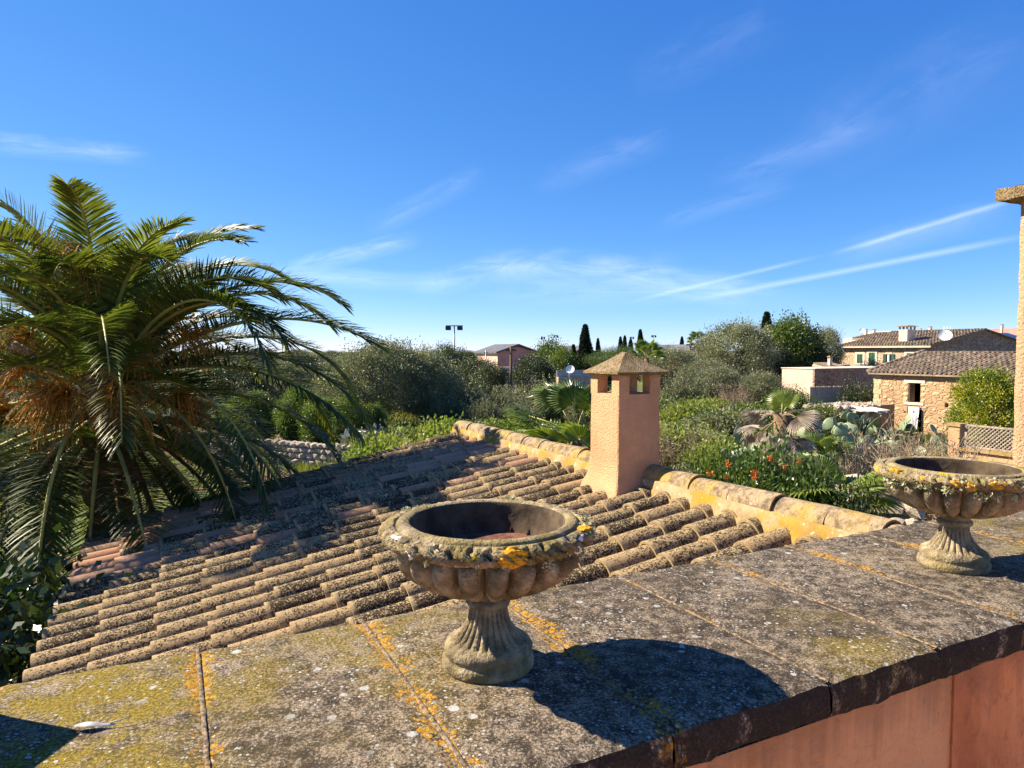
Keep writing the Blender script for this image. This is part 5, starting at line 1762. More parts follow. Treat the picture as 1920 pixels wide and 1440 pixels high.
def tile_slope(a, b, c, d, pitch=.24, course=.40, r=.075, seg=4):
    """barrel-tiled slope between eave a-b and ridge d-c, as stepped columns (one mass)"""
    mb = MB()
    a, b, c, d = map(Vector, (a, b, c, d))
    eav = (b - a); n = max(2, int(eav.length / pitch))
    nrm = (b - a).cross(d - a).normalized()
    if nrm.z < 0: nrm = -nrm
    # bed
    mb.add([a, b, c, d], [(0, 1, 2, 3)])
    e_dir = eav.normalized()
    rr = random.Random(int(a.length * 100))
    for k in range(n):
        t = (k + .5) / n
        p0 = a.lerp(b, t); p1 = d.lerp(c, t)
        if (c - d).length < 0.3 * eav.length:
            pass
        run = (p1 - p0).length; m = max(1, int(run / course)); s = (p1 - p0).normalized()
        for j in range(m):
            st_ = p0 + s * (run * j / m + rr.uniform(-.07, .05) * (j > 0)) - s * .02 + e_dir * rr.uniform(-.025, .025)
            en = p0 + s * min(run, run * (j + 1) / m + .05)
            ra, rb_ = r * rr.uniform(1.0, 1.12), r * .86
            vs = []
            for (q, rad_, lf) in ((st_, ra, .03 + rr.uniform(0, .03)), (en, rb_, rr.uniform(-.01, .012))):
                for i in range(seg + 1):
                    w = -R(88) + R(176) * i / seg
                    vs.append(q + e_dir * rad_ * math.sin(w) + nrm * (rad_ * math.cos(w) + lf))
            mb.add(vs, [(i, i + 1, seg + 2 + i, seg + 1 + i) for i in range(seg)] + [tuple(range(seg + 1))], False)
    return mb
def window(parent, c, along, w, h, outn, kind='shutter'):
    """framed window with two louvred leaves on a wall; c = centre on the wall face"""
    fr = MB()
    for (dx, dz, sx, sz) in ((0, h / 2 + .10, w + .44, .20), (0, -h / 2 - .07, w + .5, .14), (-w / 2 - .11, 0, .22, h), (w / 2 + .11, 0, .22, h)):
        fr.box(c + along * dx + Vector((0, 0, dz)) + outn * .02, sx, .06, sz, (along, outn, Vector((0, 0, 1))))
    f = child_of(fr.build('window_frame', MT['frame']), parent)
    lv = MB()
    for s in (-1, 1):
        cc = c + along * (s * w / 4)
        for (dx, sx, sz, dz) in ((-w / 4 + .03, .06, h, 0), (w / 4 - .03, .06, h, 0), (0, w / 2 - .12, .08, h / 2 - .04), (0, w / 2 - .12, .08, -h / 2 + .04)):
            lv.box(cc + along * dx + Vector((0, 0, dz)) + outn * .035, sx, .035, sz, (along, outn, Vector((0, 0, 1))))
        ns = max(6, int(h / .08))
        for k in range(ns):
            z = -h / 2 + .08 + (h - .16) * (k + .5) / ns
            ax = (along, (outn * .7 + Vector((0, 0, -.7))).normalized(), (outn * .7 + Vector((0, 0, .7))).normalized())
            lv.box(cc + Vector((0, 0, z)) + outn * .03, w / 2 - .12, .055, .012, ax)
    o = child_of(lv.build('shutter', MT['shutter']), parent)
    return f
NU, NV = -UX, -VX
# old stone house on the right
h1 = empty('stone_house', (22.5, 38, GZ), 'old rubble stone house with a dark window opening and a white cloth on its wall', 'house')
LF, EZ = 11.0, zat(699, 39.4)
c0 = Vector(((1640 - 960) / FPX * 40, 40, 0))         # far-left corner of the sunlit front
al1 = -VX                                             # the front runs towards the eye and right
hw = EZ - GZ + .25
def f1(px, py):
    """point on the sunlit front seen at that place"""
    rr_ = pix_dir(px, py)
    t = c0.dot(UX) / rr_.dot(UX)
    return rr_ * t
def f1a(px): return (f1(px, 700) - c0).dot(al1)
wn0, wn1 = f1a(1704), f1a(1727)
wz0, wz1 = f1(1715, 755).z - GZ, f1(1715, 718).z - GZ
dn0, dn1, dz1 = f1a(1703), f1a(1730), f1(1715, 764).z - GZ
sq0, sq1 = f1a(1773), f1a(1780)
sz0, sz1 = f1(1776, 764).z - GZ, f1(1776, 755).z - GZ
wm = MB()
base0 = Vector((c0.x, c0.y, GZ - .25))
holed_wall(wm, base0, al1, hw, LF, .55, UX, [(wn0, wn1, wz0 + .25, wz1 + .25), (dn0, dn1, .2, dz1 + .25), (sq0, sq1, sz0 + .25, sz1 + .25)])
child_of(wm.build('front_wall', MT['earthwall']), h1)
DP = 10.0
zr = zat(660, 42.6)
bk = MB()
pA = c0 + UX * .55
bk.box(c0 + UX * (DP / 2 + .28) + VX * -.275 + Vector((0, 0, (GZ - .25 + EZ) / 2)), DP - .55, .55, EZ - GZ + .25, AXH)
bk.box(c0 + UX * (DP / 2 + .28) + al1 * (LF - .275) + Vector((0, 0, (GZ - .25 + EZ) / 2)), DP - .55, .55, EZ - GZ + .25, AXH)
bk.box(c0 + UX * DP + al1 * LF / 2 + Vector((0, 0, (GZ - .25 + EZ) / 2)), .5, LF - .02, EZ - GZ + .25, AXH)
child_of(bk.build('side_wall', MT['rubble']), h1)
inn = MB(); inn.box(c0 + UX * 2.2 + al1 * LF / 2 + Vector((0, 0, GZ + 1.6)), .2, LF - 1.4, 3.6, AXH)
child_of(inn.build('room_wall', MT['darkroom']), h1)
e0_ = c0 - UX * .28 - al1 * .22 + Vector((0, 0, EZ + .0)); e1_ = c0 - UX * .28 + al1 * (LF + .2) + Vector((0, 0, EZ))
r0_ = c0 + UX * DP / 2 - al1 * .22 + Vector((0, 0, zr)); r1_ = c0 + UX * DP / 2 + al1 * (LF + .2) + Vector((0, 0, zr))
b0_ = c0 + UX * (DP + .28) - al1 * .22 + Vector((0, 0, EZ)); b1_ = c0 + UX * (DP + .28) + al1 * (LF + .2) + Vector((0, 0, EZ))
rs1 = tile_slope(e0_, e1_, r1_, r0_, .25, .42, .085)
dkm = MB()
for (q0, q1, q2, q3) in ((e0_, e1_, r1_, r0_), (b0_, b1_, r1_, r0_)):
    lo = [x - Vector((0, 0, .10)) for x in (q0, q1, q2, q3)]
    up_ = [x - Vector((0, 0, .015)) for x in (q0, q1, q2, q3)]
    dkm.add(lo + up_, [(0, 1, 2, 3), (4, 7, 6, 5), (0, 4, 5, 1), (1, 5, 6, 2), (2, 6, 7, 3), (3, 7, 4, 0)])
rf1 = child_of(dkm.build('roof', MT['tile_far']), h1)
o = link('roof_tiles', rs1.mesh('roof_tiles'), MT['tile_far'], rf1); tag(o, kind='stuff')
gb = MB()
for vv_ in (0.0, LF - .4):
    p_ = [c0 + al1 * vv_ + UX * .1 + Vector((0, 0, EZ - .02)), c0 + al1 * vv_ + UX * (DP - .1) + Vector((0, 0, EZ - .02)), c0 + al1 * vv_ + UX * DP / 2 + Vector((0, 0, zr - .14))]
    q_ = [x + al1 * .4 for x in p_]
    gb.add(p_ + q_, [(0, 1, 2), (3, 5, 4), (0, 3, 4, 1), (1, 4, 5, 2), (2, 5, 3, 0)])
child_of(gb.build('gable', MT['rubble']), h1)
vt = MB()
for q in range(12):
    t0_, t1_ = q / 12, (q + 1.12) / 12
    a_ = e0_.lerp(r0_, t0_) + Vector((0, 0, .10)); b_ = e0_.lerp(r0_, min(1, t1_)) + Vector((0, 0, .08))
    vt.tube([a_, b_], [.12, .10], 8)
o = link('verge_tiles', vt.mesh('verge_tiles'), MT['tile_far'], rf1); tag(o, kind='stuff')
# dressed stones round the openings and single exposed stones in the front
rr = random.Random(9)
fstones = []
for i in range(5):
    m_ = rock((1, 1, 1), 40 + i, .18); m_.materials.append(MT['stone_warm']); fstones.append(m_)
def stone_at(a_, z_, sx, sz, proud=.06):
    o = link('stone', fstones[rr.randrange(5)], None)
    o.location = Vector((c0.x, c0.y, GZ)) + al1 * a_ + Vector((0, 0, z_)) - UX * (proud * .0) + UX * .02
    o.rotation_euler = (rr.uniform(-.1, .1), rr.uniform(-.25, .25), YAW + R(90))
    o.scale = (sx, .11, sz)
    child_of(o, h1)
for i in range(80):
    a_ = rr.uniform(.15, f1a(1812)); z_ = rr.uniform(.3, hw - .55)
    if wn0 - .3 < a_ < wn1 + .3 and z_ < wz1 + .3: continue
    dens = .5 + .5 * math.sin(a_ * 1.9 + 1) * math.sin(z_ * 2.1 + .5)
    if rr.random() > dens + .25: continue
    stone_at(a_, z_, rr.uniform(.16, .36), rr.uniform(.11, .22))
for s in (0, 1):
    for k in range(4):
        stone_at((wn0 - .14, wn1 + .16)[s], wz0 + .15 + k * (wz1 - wz0) / 3.6, .34 if k % 2 else .26, .28)
lint = MB(); lint.box(Vector((c0.x, c0.y, GZ)) + al1 * ((wn0 + wn1) / 2) + Vector((0, 0, wz1 + .09)) - UX * .02 + UX * .15, wn1 - wn0 + .5, .34, .17, (al1, UX, Vector((0, 0, 1))))
lint.box(Vector((c0.x, c0.y, GZ)) + al1 * ((wn0 + wn1) / 2) + Vector((0, 0, wz0 - .06)) - UX * .03 + UX * .15, wn1 - wn0 + .4, .34, .13, (al1, UX, Vector((0, 0, 1))))
child_of(lint.build('lintel_and_sill', MT['frame']), h1)
qn = MB()
for k in range(11):
    qn.box(Vector((c0.x, c0.y, GZ)) + al1 * (.17 + .05 * (k % 2)) + UX * .24 + Vector((0, 0, .15 + k * .30)), .36 + .14 * (k % 2), .52, .285, (al1, UX, Vector((0, 0, 1))), .012)
child_of(qn.build('corner_stones', MT['stone_warm']), h1)
shl = MB()
shl.box(Vector((c0.x, c0.y, GZ)) + al1 * (wn0 + .14) + Vector((0, 0, (wz0 + wz1) / 2)) + UX * .12, .28, .04, wz1 - wz0 - .04, ((al1 * .5 + UX * .86).normalized(), (UX * .5 - al1 * .86).normalized(), Vector((0, 0, 1))))
child_of(shl.build('open_shutter', MT['darkwood']), h1)
# cloth over the lower doorway
cl = MB(); vs = []; nx, ny = 16, 14
ca0, ca1 = f1a(1708), f1a(1729); cz1 = f1(1718, 763).z; cz0 = f1(1718, 804).z
for j in range(ny + 1):
    for i in range(nx + 1):
        t = i / nx; s = j / ny
        wv = .06 * math.sin(t * 19 + s * 1.5) * (.35 + s) + .03 * math.sin(t * 41)
        vs.append(Vector((c0.x, c0.y, 0)) + al1 * (ca0 + (ca1 - ca0) * (t * (1 - .16 * s) + .07 * s)) - UX * (.16 + wv) + Vector((0, 0, cz1 + (cz0 - cz1) * s * (1 - .06 * math.sin(t * 7)))))
fs = [(j * (nx + 1) + i, j * (nx + 1) + i + 1, (j + 1) * (nx + 1) + i + 1, (j + 1) * (nx + 1) + i) for j in range(ny) for i in range(nx)]
cl.add(vs, fs, True)
o = cl.build('cloth', MT['cloth']); tag(o, 'white cloth hanging below the dark window of the stone house', 'cloth')
bl = MB()
for k in range(9):
    pp = Vector((c0.x, c0.y, GZ)) + al1 * (f1a(1642) + .12 * k) - UX * 1.2
    bl.tube([pp, pp + Vector((0, 0, .95))], .018, 5)
for z in (.15, .9):
    pp = Vector((c0.x, c0.y, GZ + z)) + al1 * f1a(1642) - UX * 1.2
    bl.tube([pp, pp + al1 * .96], .02, 5)
o = bl.build('iron_gate', MT['oldwood']); tag(o, 'small barred gate standing at the corner of the old stone house', 'gate')
fd = MB()
pp = Vector((c0.x, c0.y, GZ)) + al1 * f1a(1676) - UX * 1.4
for k in (0, 1.0):
    fd.box(pp + al1 * k * .75 + Vector((0, 0, .6)), .12, .12, 1.3, AXH)
fd.box(pp + al1 * .38 + Vector((0, 0, 1.15)), .7, .06, .1, (al1, UX, Vector((0, 0, 1))))
fd.box(pp + al1 * .38 + Vector((0, 0, .5)), .7, .06, .08, (al1, UX, Vector((0, 0, 1))))
o = fd.build('wooden_rail', MT['oldwood']); tag(o, 'grey wooden rail before the wall of the old stone house', 'rail')

# two-storey house behind
D2 = 66.0
h2c = Vector(((1744 - 960) / FPX * D2, D2, 0))        # near corner
h2 = empty('shuttered_house', (h2c.x, h2c.y, GZ), 'two-storey stone house with green shutters, wide tiled roof and roof dish', 'house')
e2 = zat(647, D2); r2 = zat(617, D2 + 4); L2 = 9.6; W2 = 17.6
b2 = MB()
b2.box(h2c + UX * W2 / 2 + VX * L2 / 2 + Vector((0, 0, (GZ + e2) / 2)), W2, L2, e2 - GZ, AXH)
child_of(b2.build('walls', MT['rubble2']), h2)
g2 = MB()
for vv_ in (0.0, L2 - .4):
    p_ = [h2c + VX * vv_ + UX * .02 + Vector((0, 0, e2 - .02)), h2c + VX * vv_ + UX * (W2 - .02) + Vector((0, 0, e2 - .02)), h2c + VX * vv_ + UX * W2 / 2 + Vector((0, 0, r2 - .15))]
    q_ = [x + VX * .4 for x in p_]
    g2.add(p_ + q_, [(0, 2, 1), (3, 4, 5), (0, 1, 4, 3), (1, 2, 5, 4), (2, 0, 3, 5)])
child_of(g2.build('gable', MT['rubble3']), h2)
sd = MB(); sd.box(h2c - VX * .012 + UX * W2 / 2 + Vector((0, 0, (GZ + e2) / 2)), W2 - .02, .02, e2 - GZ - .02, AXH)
child_of(sd.build('shaded_side', MT['rubble3']), h2)  # darker masonry sheet; like the gable, its shade is put into colour
ea, eb = h2c - VX * .3 - UX * .45 + Vector((0, 0, e2)), h2c + VX * (L2 + .3) - UX * .45 + Vector((0, 0, e2))
ra, rb2 = h2c - VX * .3 + UX * W2 / 2 + Vector((0, 0, r2)), h2c + VX * (L2 + .3) + UX * W2 / 2 + Vector((0, 0, r2))
fa, fb2 = h2c - VX * .3 + UX * (W2 + .45) + Vector((0, 0, e2)), h2c + VX * (L2 + .3) + UX * (W2 + .45) + Vector((0, 0, e2))
dk2 = MB()
for (q0, q1, q2, q3) in ((ea, eb, rb2, ra), (fa, fb2, rb2, ra)):
    lo = [x - Vector((0, 0, .12)) for x in (q0, q1, q2, q3)]; up_ = [x - Vector((0, 0, .015)) for x in (q0, q1, q2, q3)]
    dk2.add(lo + up_, [(0, 1, 2, 3), (4, 7, 6, 5), (0, 4, 5, 1), (1, 5, 6, 2), (2, 6, 7, 3), (3, 7, 4, 0)])
rf2 = child_of(dk2.build('roof', MT['tile_far']), h2)
o = link('roof_tiles', tile_slope(ea, eb, rb2, ra, .30, .5, .10, 3).mesh('roof_tiles'), MT['tile_far'], rf2); tag(o, kind='stuff')
gut = MB(); gut.box((ea + eb) / 2 + UX * .06 - Vector((0, 0, .17)), .14, L2 + .5, .12, AXH); child_of(gut.build('gutter', MT['creamwall']), h2)
def f2(px, py):
    d_ = pix_dir(px, py); return d_ * (h2c.dot(UX) / d_.dot(UX))
for (x0, x1, y0, y1, kd) in ((1607, 1618, 664, 681, 's'), (1629, 1641, 661, 685, 's'), (1656, 1678, 664, 683, 'o'), (1700, 1713, 662, 677, 's')):
    c_ = f2((x0 + x1) / 2, (y0 + y1) / 2); w_ = abs((f2(x0, 670) - f2(x1, 670)).dot(VX)); h_ = (y1 - y0) / FPX * c_.y
    if kd == 's':
        window(h2, c_, VX, w_, h_, -UX)
    else:
        op = MB(); op.box(c_ - UX * .02, w_ * .42, .05, h_, (VX, UX, Vector((0, 0, 1)))); child_of(op.build('window_opening', MT['darkroom']), h2)
        fr = MB(); fr.box(c_ - UX * .03 + Vector((0, 0, -h_ / 2 - .08)), w_ + .1, .1, .14, (VX, UX, Vector((0, 0, 1)))); fr.box(c_ - UX * .03 + Vector((0, 0, h_ / 2 + .08)), w_ * .6, .1, .14, (VX, UX, Vector((0, 0, 1)))); child_of(fr.build('window_frame', MT['frame']), h2)
        for s in (-1, 1):
            sh = MB(); cc = c_ + VX * s * w_ * .36 - UX * .05
            sh.box(cc, w_ * .26, .05, h_, (VX, UX, Vector((0, 0, 1))))
            for k in range(8): sh.box(cc - UX * .03 + Vector((0, 0, -h_ / 2 + (k + .5) * h_ / 8)), w_ * .22, .03, h_ / 22, (VX, UX, Vector((0, 0, 1))))
            child_of(sh.build('shutter', MT['shutter']), h2)
        cu_ = MB(); cu_.box(c_ - UX * .05 + VX * .05, w_ * .14, .02, h_ * .9, (VX, UX, Vector((0, 0, 1)))); child_of(cu_.build('curtain', MT['cloth']), h2)
def roof_chimney(parent, px, py0, py1, wpx, d, mat='creamwall', cap='cap', open_=True):
    c_ = spot(px, d, 0); z0, z1 = zat(py1, d), zat(py0, d); w_ = wpx / FPX * d
    mb = MB()
    hgt = z1 - z0
    mb.box(c_ + Vector((0, 0, z0 + hgt * .28 - .3)), w_ * .8, w_ * .55, hgt * .56 + .6, AXH)
    for su in (-1, 0, 1):
        for sv in (-1, 1):
            mb.box(c_ + UX * su * w_ * .36 + VX * sv * w_ * .24 + Vector((0, 0, z0 + hgt * .72)), w_ * .09, w_ * .09, hgt * .34, AXH)
    o = child_of(mb.build('chimney', MT[mat]), parent)
    cm = MB()
    tp = [c_ + UX * sx * w_ * .56 + VX * sy * w_ * .42 + Vector((0, 0, z0 + hgt * .86)) for sx, sy in ((-1, -1), (1, -1), (1, 1), (-1, 1))]
    t2 = [c_ + UX * sx * w_ * .3 + VX * sy * w_ * .2 + Vector((0, 0, z1)) for sx, sy in ((-1, -1), (1, -1), (1, 1), (-1, 1))]
    cm.add(tp + t2, [(3, 2, 1, 0), (4, 5, 6, 7)] + [(k, (k + 1) % 4, 4 + (k + 1) % 4, 4 + k) for k in range(4)])
    k_ = link('chimney_cap', cm.mesh('chimney_cap'), MT[cap], o)
    return o
roof_chimney(h2, 1699, 610, 629, 30, 70)
def dish(name, c_, r, az, el, label, pole=0.0, tilt=0):
    root = empty(name, (c_.x, c_.y, c_.z - pole), label, 'satellite dish')
    mb = MB(); vs = [(0, 0, 0)]; fs = []
    nr, na = 5, 24
    for i in range(1, nr + 1):
        rr_ = r * i / nr
        for k in range(na):
            w = 2 * math.pi * k / na
            vs.append((.28 * r * (i / nr) ** 2, rr_ * math.cos(w), rr_ * math.sin(w)))
    fs += [(0, 1 + k, 1 + (k + 1) % na) for k in range(na)]
    for i in range(nr - 1):
        for k in range(na):
            a_ = 1 + i * na + k; b_ = 1 + i * na + (k + 1) % na
            fs.append((a_, a_ + na, b_ + na, b_))
    mb.add(vs, fs, True)
    d_ = mb.build('reflector', MT['white'], root, (0, 0, pole), (0, -el, az))
    am = MB(); am.tube([(.26 * r, 0, -r * .98), (.95 * r, 0, -.15 * r)], .02 * r + .006, 5); am.box((.97 * r, 0, -.1 * r), .14 * r, .12 * r, .16 * r)
    link('arm', am.mesh('arm'), MT['metal'], d_)
    pm_ = MB(); pm_.tube([(-.05, 0, -.02), (-.05, 0, pole + .02)], .03, 6); pm_.build('mast', MT['metal'], root)
    return root
dc = f2(1770, 631); dc = spot(1770, 66.5, zat(630, 66.5))
dish('satellite_dish', dc, .60, math.atan2(-1, -.55), .5, 'large white dish at the roof corner of the shuttered house', 1.0)
# cream block and roofs behind
bh = empty('flat_roofed_house', spot(1700, 95), 'long pale house with a white parapet behind the shuttered house', 'house')
mb = MB(); q0 = spot(1596, 90, 0)
for (pxa, pxb, yt, dd, mt) in ((1596, 1700, 631, 92, 'creamwall'),):
    mb.box(spot(1660, 95, (zat(634, 95) + GZ) / 2), 9.5, 6, zat(634, 95) - GZ, AXH)
child_of(mb.build('wall', MT['creamwall']), bh)
a_ = spot(1602, 93, zat(634, 93)); 
lp = MB(); e_a = spot(1596, 88, zat(634, 88)); e_b = e_a - VX * 9.5; r_a = e_a + UX * 5 + Vector((0, 0, .75)); r_b = e_b + UX * 5 + Vector((0, 0, .75))
lp.add([e_a, e_b, r_b, r_a, e_a - Vector((0, 0, .25)), e_b - Vector((0, 0, .25)), r_b - Vector((0, 0, .9)), r_a - Vector((0, 0, .9))], [(0, 1, 2, 3), (4, 7, 6, 5), (0, 4, 5, 1), (1, 5, 6, 2), (2, 6, 7, 3), (3, 7, 4, 0)])
rfx = child_of(lp.build('roof', MT['tile_far']), bh)
o = link('roof_tiles', tile_slope(e_a, e_b, r_b, r_a, .3, .5, .10, 3).mesh('roof_tiles'), MT['tile_far'], rfx); tag(o, kind='stuff')
mb = MB(); mb.box(spot(1606, 89.5, (zat(638, 89) + GZ) / 2) - VX * 4.2 + UX * 1.2, 3, 9, zat(638, 89) - GZ, AXH); child_of(mb.build('wall', MT['creamwall']), bh)
pw_ = MB(); s0 = spot(1628, 104, 0); s1 = spot(1852, 92, 0)
pw_.box((s0 + s1) / 2 + Vector((0, 0, (zat(620, 98) + GZ) / 2)), (s1 - s0).length, .4, zat(619, 98) - GZ, ((s1 - s0).normalized(), Vector((-(s1 - s0).y, (s1 - s0).x, 0)).normalized(), Vector((0, 0, 1))))
child_of(pw_.build('parapet', MT['white']), bh)
pk = empty('pink_house', spot(1880, 88), 'pinkish flat-topped house wall behind the stone gable', 'house')
mb = MB(); mb.box(spot(1892, 90, (zat(616, 88) + GZ) / 2), 6.5, 5, zat(616, 88) - GZ, AXH); child_of(mb.build('wall', MT['rosewall']), pk)
roof_chimney(pk, 1876, 608, 616, 6, 88)
sp2 = MB(); sp2.box(spot(1887, 78, zat(629, 78)), 3.4, 1.8, .06, (UX, (VX + Vector((0, 0, .35))).normalized(), Vector((0, -.3, 1)).normalized()))
child_of(sp2.build('solar_panel', MT['solar']), pk)
for (px, y0, y1, w_) in ((1622, 617, 624, 6), (1637, 617, 624, 7), (1724, 616, 623, 5), (1742, 612, 619, 7)):
    roof_chimney(bh, px, y0, y1, w_, 93, 'creamwall', 'cap')
dish('satellite_dish', spot(1615, 90, zat(620.5, 90)), .34, math.atan2(-1, -.6), .4, 'small white dish on the pale roof behind the shuttered house', .6)
an = MB()
for k, px in enumerate((1768, 1774, 1780)):
    b_ = spot(px, 74, zat(620, 74)); an.tube([b_ - Vector((0, 0, .6)), b_ + Vector((0, 0, .45))], .03, 5)
an.tube([spot(1766, 74, zat(618, 74)), spot(1786, 74, zat(618, 74))], .025, 5)
o = an.build('roof_aerial', MT['white']); tag(o, 'three thin white aerial rods on the wide tiled roof', 'aerial')

# pink and stone flat building
D3 = 48.0
c3 = Vector(((1524 - 960) / FPX * D3, D3, 0)); z3 = zat(692, D3)
h3 = empty('flat_building', (c3.x, c3.y, GZ), 'low flat-roofed building, pink rendered on one side and reddish stone on the other', 'house')
mb = MB(); mb.box(c3 + UX * 4.5 + VX * 1.35 + Vector((0, 0, (GZ + z3) / 2)), 9.0, 2.7, z3 - GZ, AXH)
child_of(mb.build('rendered_wall', MT['pinkwall']), h3)
mb = MB()
holed_wall(mb, c3 - VX * .16 + UX * .0 + Vector((0, 0, GZ)), UX, z3 - GZ + .004, 9.0, .15, VX, [(2.55, 3.4, 1.15, 1.75)])
child_of(mb.build('stone_wall', MT['rubble3']), h3)
mb = MB(); mb.box(c3 + UX * 4.5 + VX * 1.27 + Vector((0, 0, z3 + .03)), 9.1, 3.0, .05, AXH); child_of(mb.build('roof_edge', MT['frame']), h3)
mb = MB(); pp = c3 + UX * 4.3 - VX * .2; mb.tube([pp + Vector((0, 0, GZ)), pp + Vector((0, 0, z3 - .6))], .05, 6); child_of(mb.build('drain_pipe', MT['metal']), h3)
oh = empty('outhouse', spot(1560, 62), 'pale low houses with a square chimney above the flat building', 'house')
mb = MB(); mb.box(spot(1558, 62, (zat(683, 62) + GZ) / 2), 2.2, 2.2, zat(683, 62) - GZ, AXH); mb.box(spot(1571, 78, (zat(666, 78) + GZ) / 2), 1.8, 3, zat(666, 78) - GZ, AXH)
child_of(mb.build('wall', MT['creamwall']), oh); roof_chimney(oh, 1556, 667, 682, 9, 60)
mb = MB(); mb.box(spot(1556, 60.3, zat(685, 60)), 2.4, 1.6, .12, (UX, (VX + Vector((0, 0, .25))).normalized(), Vector((0, -.2, 1)).normalized())); child_of(mb.build('roof', MT['tile_far']), oh)
# reed fence
rf_ = empty('reed_fence', spot(1550, 44), 'grey reed screen fence below the reddish stone wall', 'fence')
a_ = spot(1520, 43, 0); b_ = spot(1582, 43.5, 0)
for k in range(46):
    t = k / 45
    p_ = a_.lerp(b_, t)
    mb = MB() if k % 6 == 0 else mb
    zt_ = zat(725 + 1.0 * math.sin(k * 2.7), 43)
    mb.box(p_ + Vector((0, 0, (zt_ + GZ) / 2)), .042, .03, zt_ - GZ, AXH, .006)
    if k % 6 == 5 or k == 45: child_of(mb.build('reed_panel', MT['reed']), rf_)
# ruined shed
shd = empty('ruined_shed', spot(1590, 34), 'ruined shed with rubble roof on wooden and stone posts', 'shed')
D4 = 34.0
mb = MB()
for (px, w_, y0) in ((1543, .3, 778), (1570, .45, 775), (1620, .45, 772)):
    q = spot(px, D4, 0); z_ = zat(y0, D4)
    mb.box(q + Vector((0, 0, (z_ + GZ) / 2)), w_, .4, z_ - GZ, AXH, .03)
child_of(mb.build('post', MT['stone']), shd)
mb = MB(); q = spot(1600, 36.6, 0)
mb.box(q + Vector((0, 0, (zat(768, 36) + GZ) / 2)), 3.2, .4, zat(768, 36) - GZ, AXH); child_of(mb.build('back_wall', MT['earthwall']), shd)
mb = MB(); q = spot(1625, 37.4, 0)
mb.box(q + Vector((0, 0, (zat(758, 37) + GZ) / 2)), 2.0, 2.0, zat(758, 37) - GZ, AXH); child_of(mb.build('side_block', MT['earthwall']), shd)
mb = MB(); q = spot(1590, 35.2, zat(768, 35.2))
mb.box(q, 3.6, 2.4, .14, (UX, (VX + Vector((0, 0, .15))).normalized(), Vector((0, -.15, 1)).normalized()), .05)
rfq = child_of(mb.build('roof', MT['oldwood']), shd)
for k in range(44):
    p_ = q + UX * rr.uniform(-1.7, 1.7) + VX * rr.uniform(-1.1, 1.1) + Vector((0, 0, .14 + rr.uniform(0, .10)))
    o = link('stone', rocks[k % 6], None, rfq, p_, (rr.random(), rr.random(), rr.random() * 6), (rr.uniform(.22, .42), rr.uniform(.18, .3), rr.uniform(.14, .24)))
mb = MB()
for k in range(3):
    p_ = spot(1600 + k * 16, 34.2, zat(766, 34.2)); mb.box(p_, 1.0, 1.6, .05, (UX, (VX + Vector((0, 0, .1))).normalized(), Vector((0, -.1, 1)).normalized()), .02)
o = link('roof_sheet', mb.mesh('roof_sheet'), MT['frame'], rfq)

# lattice wall at the right
D5 = 20.0
lw = empty('lattice_wall', spot(1850, D5), 'low orange garden wall carrying a grey wooden lattice panel', 'wall')
q0 = spot(1811, 20.6, 0); dirw = -VX
zl0, zl1 = zat(840, 20.4), zat(796, 20.4)
mb = MB()
mb.box(q0 + dirw * 1.6 + UX * .12 + Vector((0, 0, (zl0 - .12 + GZ) / 2)), .24, 3.4, zl0 - .12 - GZ, AXH); child_of(mb.build('wall_body', MT['stucco']), lw)
mb = MB(); mb.box(q0 + dirw * 1.6 + UX * .10 + Vector((0, 0, zl0 - .07)), .36, 3.5, .10, AXH); child_of(mb.build('wall_cap', MT['mortar']), lw)
mb = MB(); mb.box(q0 - dirw * .25 + UX * .1 + Vector((0, 0, (zl1 - .10 + GZ) / 2)), .36, .34, zl1 - .10 - GZ, AXH); child_of(mb.build('pier', MT['stucco']), lw)
mb = MB(); mb.box(q0 - dirw * .25 + UX * .1 + Vector((0, 0, zl1 - .055)), .44, .42, .09, AXH); child_of(mb.build('pier_cap', MT['mortar']), lw)
lat = MB(); Lw = 2.6; Hl = zl1 - zl0
for (dx, dz, sx, sz) in ((Lw / 2, .03, Lw, .06), (Lw / 2, Hl - .03, Lw, .06), (.03, Hl / 2, .06, Hl), (Lw - .03, Hl / 2, .06, Hl)):
    lat.box(q0 + dirw * (dx + .02) + UX * .04 + Vector((0, 0, zl0 + dz - .01)), sx, .05, sz, (dirw, UX, Vector((0, 0, 1))))
child_of(lat.build('panel_frame', MT['oldwood']), lw)
st_me = MB(); st_me.box((0, 0, 0), 1, .014, .030); st_m = st_me.mesh('slat'); st_m.materials.append(MT['oldwood'])
sp_l = .115
n = int((Lw + Hl) / sp_l)
